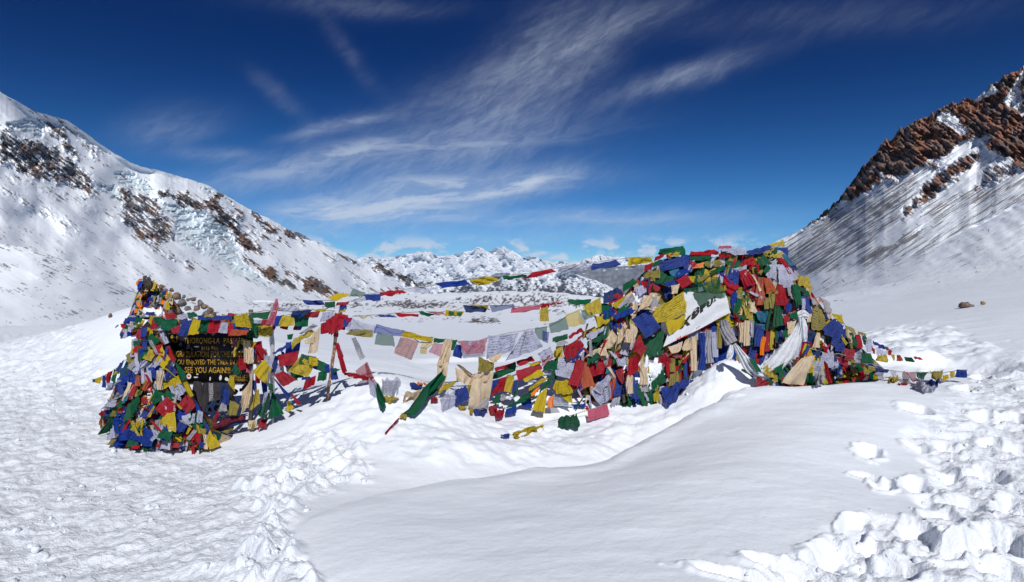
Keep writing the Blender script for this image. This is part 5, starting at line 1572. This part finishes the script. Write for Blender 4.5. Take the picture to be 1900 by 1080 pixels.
# ------------------------------------------------------------------ scarves and other loose cloths
scarf('cream cloth bundle tied to the grey post in front of the board', 'c', 'P', '2', 'c 58 462 112 472 134 602 72 592;c 95 500 125 510 138 590 100 600', wave=.12)
scarf('long off-white scarf hanging down the foot of the grey post', 'c', 'P', '2', 'c 112 690 130 620 132 780 76 892;c 60 760 112 690 100 850 58 850', wave=.12)
scarf('cream scarf hung over the string next to the striped pole', 'c', 'P', '2', 'c 458 440 512 384 492 532 438 542;c 412 472 480 430 470 480 425 490', wave=.10)
scarf('crumpled cream rag lying on the snow at the foot of the post', 'c', 'P', '2', 'c 88 925 152 920 142 962 98 972;m 95 950 140 945 130 978 110 980', wave=.15)
scarf('long cream scarf hanging straight from the sagging string to the snow', 'c', 'H', '3', 'c 443 460 492 454 470 600 404 610;c 404 600 470 590 448 745 398 762', wave=.10)
scarf('cream scarf knotted with one arm flung sideways above the snow bank', 'c', 'H', '3', 'c 506 608 530 600 600 655 640 700;c 508 620 625 668 585 727 520 690;c 598 668 724 598 690 692 588 722;m 630 556 738 600 724 642 640 642;c 606 690 722 648 700 862 590 860;c 696 572 772 538 772 562 728 602;s 592 820 700 800 698 862 590 860', wave=.10)
scarf('short cream scarf half buried on the snow bank', 'c', 'H', '3', 'c 222 765 312 753 292 792 213 807', wave=.12)
scarf('cream scarf with a big knot tied across the shoulder of the cairn', 'c', 'M', '4', 'c 298 770 382 653 418 700 370 782;c 278 780 344 768 354 832 288 822;c 163 862 284 778 294 800 188 852', wave=.10)
scarf('frayed cream knot of cloth below the blue bunch on the cairn', 'c', 'M', '4', 'c 540 492 640 410 704 420 640 500;c 560 520 650 450 700 440 655 540;c 575 430 690 415 680 470 560 530;s 640 450 705 430 650 545 630 530;c 770 360 825 348 822 412 778 417', wave=.16)
scarf('pair of long peach scarves hanging beside the bright blue flag', 'c', 'M', '4', 'c 416 700 472 598 484 640 386 822;c 498 612 548 620 552 680 498 792;c 478 660 512 640 500 720 470 760', wave=.10)
scarf('twisted peach cloth hanging low on the cairn face', 'c', 'M', '4', 'c 568 840 582 840 604 920 566 930;c 562 910 608 910 625 1020 566 1022;s 555 1040 620 1030 640 1060 580 1080', wave=.12)
scarf('straight beige strip of cloth hanging to the snow under the red flag', 'c', 'M', '4', 'c 478 968 524 948 524 1082 478 1082', wave=.05)
scarf('peach satin cloth spread over the snow at the foot of the cairn', 'c', 'F', '5', 'c 930 768 1028 742 945 932 806 912', cat='cloth', name='satin_cloth', wave=.10, n=10, m=10)
scarf('narrow peach sleeve of cloth above the spread satin', 'c', 'F', '5', 'c 1035 610 1055 618 1048 702 1003 702', wave=.12)
scarf('bundle of beige, navy and grey strips hanging under the white banner', 'c', 'M', '5', 'c 220 660 300 640 265 720 205 720;c 263 640 308 632 304 847 268 842;b 308 615 356 612 354 852 313 832;s 356 602 398 592 408 792 358 802;w 383 600 424 618 434 762 398 762;m 423 572 458 570 454 712 423 702;s 438 540 492 532 552 662 478 692;c 130 700 220 665 200 720 150 740', cat='scarves', wave=.09)


_o = np.array(W(1425, 690, 10.05))
_r = thing('ceremonial_scarf', _o, label='big white scarf with green print looped across the front of the cairn', cat='scarf')
drape('length', 'W', [(1362, 638), (1376, 660), (1392, 682), (1412, 694), (1428, 695)], [8, 16, 24, 26, 14], 'F', .05, _r, _o, 3, 2)
drape('length', 'W', [(1416, 688), (1438, 676), (1462, 652), (1480, 622), (1487, 594)], [22, 32, 34, 22, 9], 'F', .06, _r, _o, 4, 5)
drape('loose_end', 'W', [(1358, 640), (1355, 655), (1352, 668)], [8, 13, 10], 'F', .07, _r, _o, 2, 7)
drape('loose_end', 'W', [(1487, 588), (1492, 610), (1494, 634)], [12, 14, 8], 'F', .08, _r, _o, 2, 9)
drape('knot', 'W', [(1480, 584), (1490, 582), (1500, 588)], [10, 16, 10], 'F', .09, _r, _o, 2, 11)
for _q in ('388 664 400 668 412 688 402 690', '1436 684 1456 672 1450 688 1440 692'):
    _n = [float(z) for z in _q.split()]
    if _n[0] < 1000:
        _n = [z + 1000 if i % 2 == 0 else z for i, z in enumerate(_n)]
    cloth('green_print', 'g', [(_n[i], _n[i + 1]) for i in range(0, 8, 2)], 'F', _r, _o, fixed=.19, n=5, m=5, wave=.03, crumple=.02)
M_BOARD = flat_mat('black_painted_board', (.012, .012, .014), .55, .4, 14.0, .002, .3)
M_GOLD = flat_mat('yellow_lettering', (.40, .23, .025), .8, .6, 46.0)


def sign_board():
    Y = 8.82
    k = Y / F
    P = lambda px, py, y=Y: np.array([(px - CX) * k, y, EYE - (py - HY) * k])
    org = P(388, 712)
    root = thing('sign_board', org, label='black painted pass board with yellow hand lettering hung with flags', cat='sign')
    box('panel', P(298, 608, Y), P(468, 710.5, Y + .035), M_BOARD, root, org)
    box('ledge', P(330, 710.5, Y - .012), P(469, 713.5, Y + .03), flat_mat('dark_ledge', (.04, .04, .045), .6, .2), root, org)
    # posts behind the panel
    for px in (312, 462):
        a, b = P(px - 3, 575, Y + .04), P(px + 3, 800, Y + .09)
        box('post', a, b, flat_mat('board_post', (.12, .11, .11), .6, .3), root, org)
    S = lambda x, y: (280 + x / 7.715, 590 + y / 7.715)
    T_ = Y - .0035

    def row(name, txt, x0, y0, x1, y1, slant=0, bold=.004):
        a, b = S(x0, y0), S(x1, y1)
        t = put_text(name, txt, a[0], a[1], b[0], b[1], T_, root, org, M_GOLD, bold, slant)
        return t
    row('lettering', 'THORONG-LA  PASS', 474, 285, 1198, 366, .5)
    row('lettering', '5416 Mtr.', 720, 408, 972, 460)
    row('lettering', 'CONGRATULATION FOR THE SUCCESS', 205, 477, 1425, 560, .8)
    row('lettering', 'IF YOU ENJOYED THE TREK IN NEPAL', 270, 597, 1420, 690, .8)
    row('lettering', 'SEE YOU AGAIN!!!', 484, 703, 1136, 788, .8, .01)
    row('lettering', 'KEEPING ACAP', 1125, 815, 1405, 862)
    row('lettering', 'MANANG', 1212, 866, 1392, 908)
    # gold emblem square
    def bar(x0, y0, x1, y1, name='emblem_bar'):
        a, b = S(x0, y0), S(x1, y1)
        return box(name, P(a[0], a[1], T_), P(b[0], b[1], T_ + .004), M_GOLD, emb, (0, 0, 0))
    ex = P(*S(312, 285), T_)
    emb = None
    a, b = S(256, 338), S(376, 345)
    emb = box('emblem', P(a[0], a[1], T_), P(b[0], b[1], T_ + .003), M_GOLD, root, org)
    for x0, y0, x1, y1 in ((256, 222, 376, 229), (256, 229, 262, 338), (370, 229, 376, 338), (270, 312, 332, 322)):
        a, b = S(x0, y0), S(x1, y1)
        box('emblem_edge', P(a[0], a[1], T_), P(b[0], b[1], T_ + .003), M_GOLD, root, org)
    v, f = [], []
    for i in range(16):
        t = i * 2 * math.pi / 16
        q = S(300 + 26 * math.cos(t) * (1 if i % 2 else .7), 272 + 30 * math.sin(t) * (1 if i % 2 else .7))
        v.append(P(q[0], q[1], T_))
    c = S(300, 272)
    v.append(P(c[0], c[1], T_))
    f = [(i, (i + 1) % 16, 16) for i in range(16)]
    link('emblem_figure', mesh_from(local(v, org), f), M_GOLD, root, smooth=False)
    # stickers and scraped paint along the lower edge
    def disc(x, y, rx, ry, mat, seed, lift=.001, name='sticker'):
        v = []
        r = random.Random(seed)
        n = 14
        for i in range(n):
            t = i * 2 * math.pi / n
            w_ = r.uniform(.7, 1.15) if seed else 1
            q = S(x + rx * w_ * math.cos(t), y + ry * w_ * math.sin(t))
            v.append(P(q[0], q[1], T_ - lift))
        c = S(x, y)
        v.append(P(c[0], c[1], T_ - lift))
        link(name, mesh_from(local(v, org), [(i, (i + 1) % n, n) for i in range(n)]), mat, root, smooth=False)
    disc(546, 834, 34, 40, M_PALE, 0)
    disc(543, 832, 20, 14, M_RED, 0, .002)
    for i, (x, y, rx, ry) in enumerate([(645, 848, 34, 12), (668, 805, 18, 10), (850, 868, 12, 32), (998, 855, 22, 40), (1085, 878, 34, 28), (655, 412, 42, 14), (425, 375, 26, 34)]):
        m_ = M_PALE if i != 6 else flat_mat('scuffed_paint', (.10, .10, .11), .7)
        disc(x, y, rx, ry, m_, 40 + i)
    M_SHADE_STONE = flat_mat('shade_toned_stone', (.055, .048, .05), .95, .4, 8, .02)  # stone colour darkened to act as the shadow below the board
    # rubble and rags packed under the board, coloured dark in place of shade
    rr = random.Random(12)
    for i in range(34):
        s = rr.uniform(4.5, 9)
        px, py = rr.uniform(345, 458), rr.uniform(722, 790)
        st = link('stone', rock_mesh((s * k, s * k, s * k * .8), 800 + i, 10, 7), M_SHADE_STONE if i % 3 else M_STONE2, root, smooth=False)
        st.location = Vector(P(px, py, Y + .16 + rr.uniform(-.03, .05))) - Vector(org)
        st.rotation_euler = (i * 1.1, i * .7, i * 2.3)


sign_board()


def wooden_pole():
    Y = 8.98
    org = np.array(W(605, 752, Y))
    root = thing('wooden_pole', org, label='leaning thin pole with flaking brown and white paint planted in the snow bank', cat='pole')
    p = [W(605.0, 756, Y), W(609, 725, Y), W(614, 690, Y), W(619, 655, Y), W(624, 620, Y), W(630, 590, Y), (W(634, 564, Y))]
    t = np.linspace(0, 1, 60)
    P = np.stack([np.interp(t, np.linspace(0, 1, 7), [q[i] for q in p]) for i in range(3)], -1)
    P[:, 0] += .006 * perlin(t * 7, t * 0 + 1.1, 3)
    v, f = tube(local(P, org), .028 + .004 * perlin(t * 12, t * 0, 9) - .006 * (1 - t), 9)
    m = bpy.data.materials.new('flaking_pole_paint')
    m.use_nodes = True
    T = NT(m.node_tree)
    pos = T.n('ShaderNodeTexCoord').outputs['Object']
    mp = T.n('ShaderNodeMapping', {0: pos})
    mp.inputs['Scale'].default_value = (18, 18, 7)
    n = T.noise(mp.outputs[0], 1.0, 5.0, .65)
    c = T.mix(T.smooth(n, .48, .56), (.19, .075, .04, 1), (.52, .42, .32, 1))
    c = T.mix(T.smooth(T.noise(mp.outputs[0], 2.4, 3.0, .6), .60, .68), c, (.04, .025, .02, 1))
    b = T.n('ShaderNodeBump', {'Strength': .8, 'Distance': .006, 'Height': n})
    pb = T.n('ShaderNodeBsdfPrincipled', {'Base Color': c, 'Roughness': .75, 'Normal': b.outputs[0]})
    T.n('ShaderNodeOutputMaterial', {'Surface': pb.outputs[0]})
    link('shaft', mesh_from(v, f), m, root)
    q = 38
    v, f = tube(local(P[q:q + 3] + (P[q + 2] - P[q]) * 0, org), .036, 9)
    link('red_band', mesh_from(v, f), MC['r'], root)


wooden_pole()


def grey_post():
    Y = 8.66
    org = np.array(W(505, 800, Y))
    root = thing('metal_post', org, label='thin grey metal post wrapped in clear plastic at the far end of the board', cat='post')
    P = np.array([W(505 + .8 * math.sin(i), y, Y) for i, y in enumerate(np.linspace(806, 562, 14))])
    v, f = tube(local(P, org), .022, 8)
    link('shaft', mesh_from(v, f), flat_mat('dull_grey_metal', (.30, .29, .31), .5, .3, 20), root)
    P = np.array([W(505 + .8 * math.sin(i), y, Y) for i, y in enumerate(np.linspace(735, 600, 14))])
    v, f = tube(local(P, org), .034 + .006 * np.sin(np.arange(14) * 2.1), 8)
    m = bpy.data.materials.new('clear_wrap')
    m.use_nodes = True
    T = NT(m.node_tree)
    pb = T.n('ShaderNodeBsdfPrincipled', {'Base Color': (.6, .58, .62, 1), 'Roughness': .35})
    T.n('ShaderNodeOutputMaterial', {'Surface': T.n('ShaderNodeMixShader', {0: .45, 1: pb.outputs[0], 2: T.n('ShaderNodeBsdfTransparent').outputs[0]}).outputs[0]})
    link('plastic_wrap', mesh_from(v, f), m, root)


grey_post()


# ------------------------------------------------------------------ small cairn behind the mound
def small_cairn():
    Y = 14.6
    k = Y / F
    xs = [222, 240, 252, 262, 270, 285, 300, 312, 322, 332, 345]
    top = [612, 575, 540, 520, 515, 522, 530, 548, 575, 598, 612]
    SURF['C'] = lambda px, py: Y - .9 + 1.0 * np.clip((615 - np.asarray(py, float)) / 100, 0, 1)
    root, org = heap('stone_cairn', 'small snow-covered stone cairn wound with flags behind the flag mound', xs, lambda x, y: SURF['C'](x, y), lambda x: np.interp(x, xs, top), lambda x: 612 + 0 * x, .12, 1.2, .10, 60, 40)
    for i, (x, y, rx, ry) in enumerate([(276, 580, 15, 9), (297, 586, 9, 13), (264, 600, 20, 7), (287, 562, 7, 8)]):
        snow_lump(root, org, x, y, 'C', rx, ry, 700 + i, out=.05)
    for i, (x, y, s, d) in enumerate([(326, 550, 9, 1), (337, 562, 8, 0), (341, 550, 4, 0), (358, 555, 5, 1), (372, 563, 7, 0), (350, 556, 4, 1), (380, 570, 6, 1), (390, 577, 7, 1), (397, 582, 5, 0), (365, 572, 6, 1), (348, 572, 6, 0),
                                      (318, 538, 5, 1), (205, 585, 4, 1), (330, 575, 7, 1), (383, 583, 8, 0), (308, 540, 5, 0), (300, 532, 5, 1)]):
        p = np.array(W(x, y, Y - .35))
        st = link('stone', rock_mesh((s * k, s * k * 1.1, s * k * .85), 900 + i), M_STONE if d else M_STONE2, root, smooth=False)
        st.location = Vector(p - org)
        st.rotation_euler = (i * .7, i * 1.3, i * 2.1)
    r = random.Random(4)
    labs = ['tiny flag string winding up the steep edge of the small cairn', 'tiny flag string bunched over the top of the small cairn', 'tiny dark flag string hanging down the board side of the small cairn']
    paths = [[(240, 600), (250, 580), (256, 555), (262, 535), (266, 520)], [(258, 522), (268, 516), (280, 522), (290, 530), (300, 536)], [(300, 536), (310, 548), (312, 565), (314, 585), (298, 558), (284, 548), (292, 574)]]
    for lab, path in zip(labs, paths):
        o = np.array(W(path[0][0], path[0][1], float(SURF['C'](*path[0]))))
        t = thing('prayer_flag_string', o, label=lab, cat='prayer flags')
        for i in range(46):
            f = r.random() * (len(path) - 1)
            j = min(int(f), len(path) - 2)
            x = path[j][0] + (path[j + 1][0] - path[j][0]) * (f - j) + r.uniform(-7, 7)
            y = path[j][1] + (path[j + 1][1] - path[j][1]) * (f - j) + r.uniform(-4, 6)
            s = r.uniform(5, 10)
            a = r.uniform(-.6, .6)
            q = [(x, y), (x + s * math.cos(a), y + s * math.sin(a)), (x + s * .9 * math.cos(a) + r.uniform(-2, 2), y + s * 1.3), (x + r.uniform(-2, 2), y + s * 1.2)]
            cloth('flag', r.choice('bwrgyObmsdcm'), q, 'C', t, o, n=4, m=4)


small_cairn()


def loose_things():
    # rock sticking out of the snowfield and its small neighbour
    for lab, x, y, parts in [('dark flat boulder lying alone on the smooth snowfield beyond the pit', 1794, 567, ((-8, 0, 10, 6), (6, 1, 7, 5), (0, -2, 7, 5))), ('small tan rock beside the dark boulder on the snowfield', 1824, 562, ((0, 0, 5, 4),))]:
        Y = 24.0
        for _ in range(30):
            zg = ground_at((x - CX) / F * Y, Y)
            Y = .5 * Y + .5 * np.clip((EYE - zg) / ((y + 4 - HY) / F), 10, 80)
        org = np.array(W(x, y, Y))
        k = Y / F
        if len(parts) == 1:
            o = link('rock', rock_mesh((5 * k, 5 * k, 4 * k), 955), flat_mat('tan_stone', (.30, .22, .13), .9, .4, 5, .02))
            o.location = org
        else:
            o = thing('boulder', org)
            for i, (dx, dy, sx, sz) in enumerate(parts):
                s = link('stone', rock_mesh((sx * k, sx * k, sz * k), 950 + i), M_STONE if i == 0 else M_STONE2, o)
                s.location = (dx * k, 0, -dy * k)
        tag(o, lab, 'rock')
    # dark twisted cloth lying in front of the opening
    Yb = 8.35
    org = np.array(W(395, 790, Yb))
    root = thing('cloth_bundle', org, label='dark red twisted bundle of cloth lying before the opening under the board', cat='cloth bundle')
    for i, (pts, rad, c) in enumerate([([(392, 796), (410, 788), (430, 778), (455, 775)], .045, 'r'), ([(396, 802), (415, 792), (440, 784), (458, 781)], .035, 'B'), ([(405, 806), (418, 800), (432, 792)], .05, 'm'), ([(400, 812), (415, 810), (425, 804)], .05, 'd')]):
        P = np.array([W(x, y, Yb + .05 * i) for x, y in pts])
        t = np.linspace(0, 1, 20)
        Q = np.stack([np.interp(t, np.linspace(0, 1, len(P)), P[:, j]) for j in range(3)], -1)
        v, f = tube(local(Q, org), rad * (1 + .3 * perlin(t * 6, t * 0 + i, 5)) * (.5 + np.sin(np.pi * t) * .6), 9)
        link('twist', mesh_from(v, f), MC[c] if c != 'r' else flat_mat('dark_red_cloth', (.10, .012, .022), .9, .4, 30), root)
    # three small red and white stickers hanging on the mound
    for i, (x, y, w_, h_, c) in enumerate([(358, 692, 13, 12, 'r'), (361, 722, 11, 12, 'w'), (362, 754, 10, 12, 'r')]):
        ox, oy, k = CROP['1']
        px, py = ox + x / k, oy + y / k
        Y = float(surf_left(px, py)) - .17
        o = thing('paper_tag', W(px, py, Y), label=['upper small red tag with white print hanging on the flag mound', 'small pale tag between two red ones on the flag mound', 'lower small red tag with white print hanging on the flag mound'][i], cat='tag')
        s = Y / F / k
        v = [(-w_ * s, 0, h_ * s), (w_ * s, .01, h_ * s * 1.2), (w_ * s, 0, -h_ * s), (-w_ * s, .01, -h_ * s * .9)]
        link('card', mesh_from(v, [(0, 1, 2, 3)]), M_RED if c == 'r' else M_PALE, o, smooth=False)
        v = [(-w_ * s * .7, -.004, h_ * s * .5), (w_ * s * .6, -.002, h_ * s * .6), (w_ * s * .6, -.004, -h_ * s * .1), (-w_ * s * .7, -.002, -h_ * s * .1)]
        link('print', mesh_from(v, [(0, 1, 2, 3)]), M_PALE if c == 'r' else M_BLACK, o, smooth=False)


loose_things()


def ribbons(label, n, surf, xr, top_of, bot_of, seed):
    """narrow torn strips, cords' ends and knotted tails caught between the flags"""
    r = random.Random(seed)
    root = None
    for i in range(n):
        x = r.uniform(*xr)
        t, b = float(top_of(x)) + 10, float(bot_of(x)) - 8
        if b - t < 12:
            continue
        y = r.uniform(t, b)
        w_, h_ = r.uniform(3.5, 8), r.uniform(14, 36)
        if surf == 'M' and 1215 < x < 1365 and 520 < y < 650:      # the banner hangs in front of everything here
            continue
        a = r.gauss(0, .5)
        dn = (math.sin(a) * h_, math.cos(a) * h_)
        e = r.uniform(.3, 1.1)
        q = np.array([(x, y), (x + w_, y + r.uniform(-3, 3)), (x + w_ * e + dn[0], y + dn[1]), (x + dn[0], y + dn[1] + r.uniform(-3, 3))])
        if root is None:
            org = np.array(W(x, y, float(SURF[surf](x, y))))
            root = thing('frayed_ribbons', org, label=label, cat='ribbons')
        top = max([p[4] for p in PLACED if p[0] < x + w_ and p[2] > x and p[1] < y + h_ * .6 and p[3] > y] + [.05])
        cloth('ribbon', r.choice('cwsrygbwwbrg'), q, surf, root, org, fixed=top * r.uniform(.75, 1.0) + .012, n=4, m=7, wave=.12, crumple=.12)


for lab, n, xr, sd in (('thin torn ribbons caught between the flags on the cairn half nearest the pole', 48, (1040, 1230), 31), ('thin torn ribbons caught between the flags over and beneath the white banner', 40, (1230, 1390), 32), ('thin torn ribbons caught between the flags on the cairn half nearest the snow pit', 44, (1390, 1580), 33)):
    ribbons(lab, n, 'M', xr, mt, mb, sd)
ribbons('thin torn ribbons caught between the flags of the mound by the board', 60, 'L', (200, 385), lambda x: np.interp(x, LT_X, LT_Y), lambda x: np.interp(x, LB_X, LB_Y), 34)


def snow_crumbs():
    """broken crumbs and clods of snow lying over the trodden snow"""
    r = np.random.default_rng(77)
    n = 26000
    Y = np.exp(r.uniform(math.log(3.4), math.log(13), n))
    u = r.uniform(-.95, .95, n)
    X = u * Y
    z0, _ = ground_base(X, Y)
    px, py = CX + u * F, HY + (EYE - z0) / Y * F
    w = np.maximum(.35 * sstep(inside(px, py, ROUGH), -10, 30), np.maximum(1.0 * sstep(inside(px, py, CLODS), -25, 20), np.maximum(.4 * sstep(inside(px, py, TRACKS), -25, 20), .35 * sstep(inside(px, py, BANK), -5, 25))))
    clump = sstep(fbm(X * 1.3, Y * 1.3, 3, 470), -.25, .5)
    keep = r.random(n) < w * clump * .34
    X, Y = X[keep], Y[keep]
    Z = ground_height(X, Y)
    s = .006 + .030 * r.random(len(X)) ** 6 + .006 * r.random(len(X))
    t = (1 + 5 ** .5) / 2
    iv = np.array([(-1, t, 0), (1, t, 0), (-1, -t, 0), (1, -t, 0), (0, -1, t), (0, 1, t), (0, -1, -t), (0, 1, -t), (t, 0, -1), (t, 0, 1), (-t, 0, -1), (-t, 0, 1)]) / 1.9
    fa = np.array([(0, 11, 5), (0, 5, 1), (0, 1, 7), (0, 7, 10), (0, 10, 11), (1, 5, 9), (5, 11, 4), (11, 10, 2), (10, 7, 6), (7, 1, 8), (3, 9, 4), (3, 4, 2), (3, 2, 6), (3, 6, 8), (3, 8, 9), (4, 9, 5), (2, 4, 11), (6, 2, 10), (8, 6, 7), (9, 8, 1)])
    m = len(X)
    V = iv[None] * s[:, None, None] * r.uniform(.65, 1.3, (m, 12, 1)) * r.uniform(.7, 1.3, (m, 1, 3))
    V[..., 0] += X[:, None]
    V[..., 1] += Y[:, None]
    V[..., 2] += (Z + s * .25)[:, None]
    Fc = fa[None] + (np.arange(m) * 12)[:, None, None]
    me = mesh_from(V.reshape(-1, 3), Fc.reshape(-1, 3), cols=np.tile(SNOW, (m * 12, 1)))
    tag(link('snow_crumbs', me, M_SNOW, smooth=True), kind='stuff')


snow_crumbs()
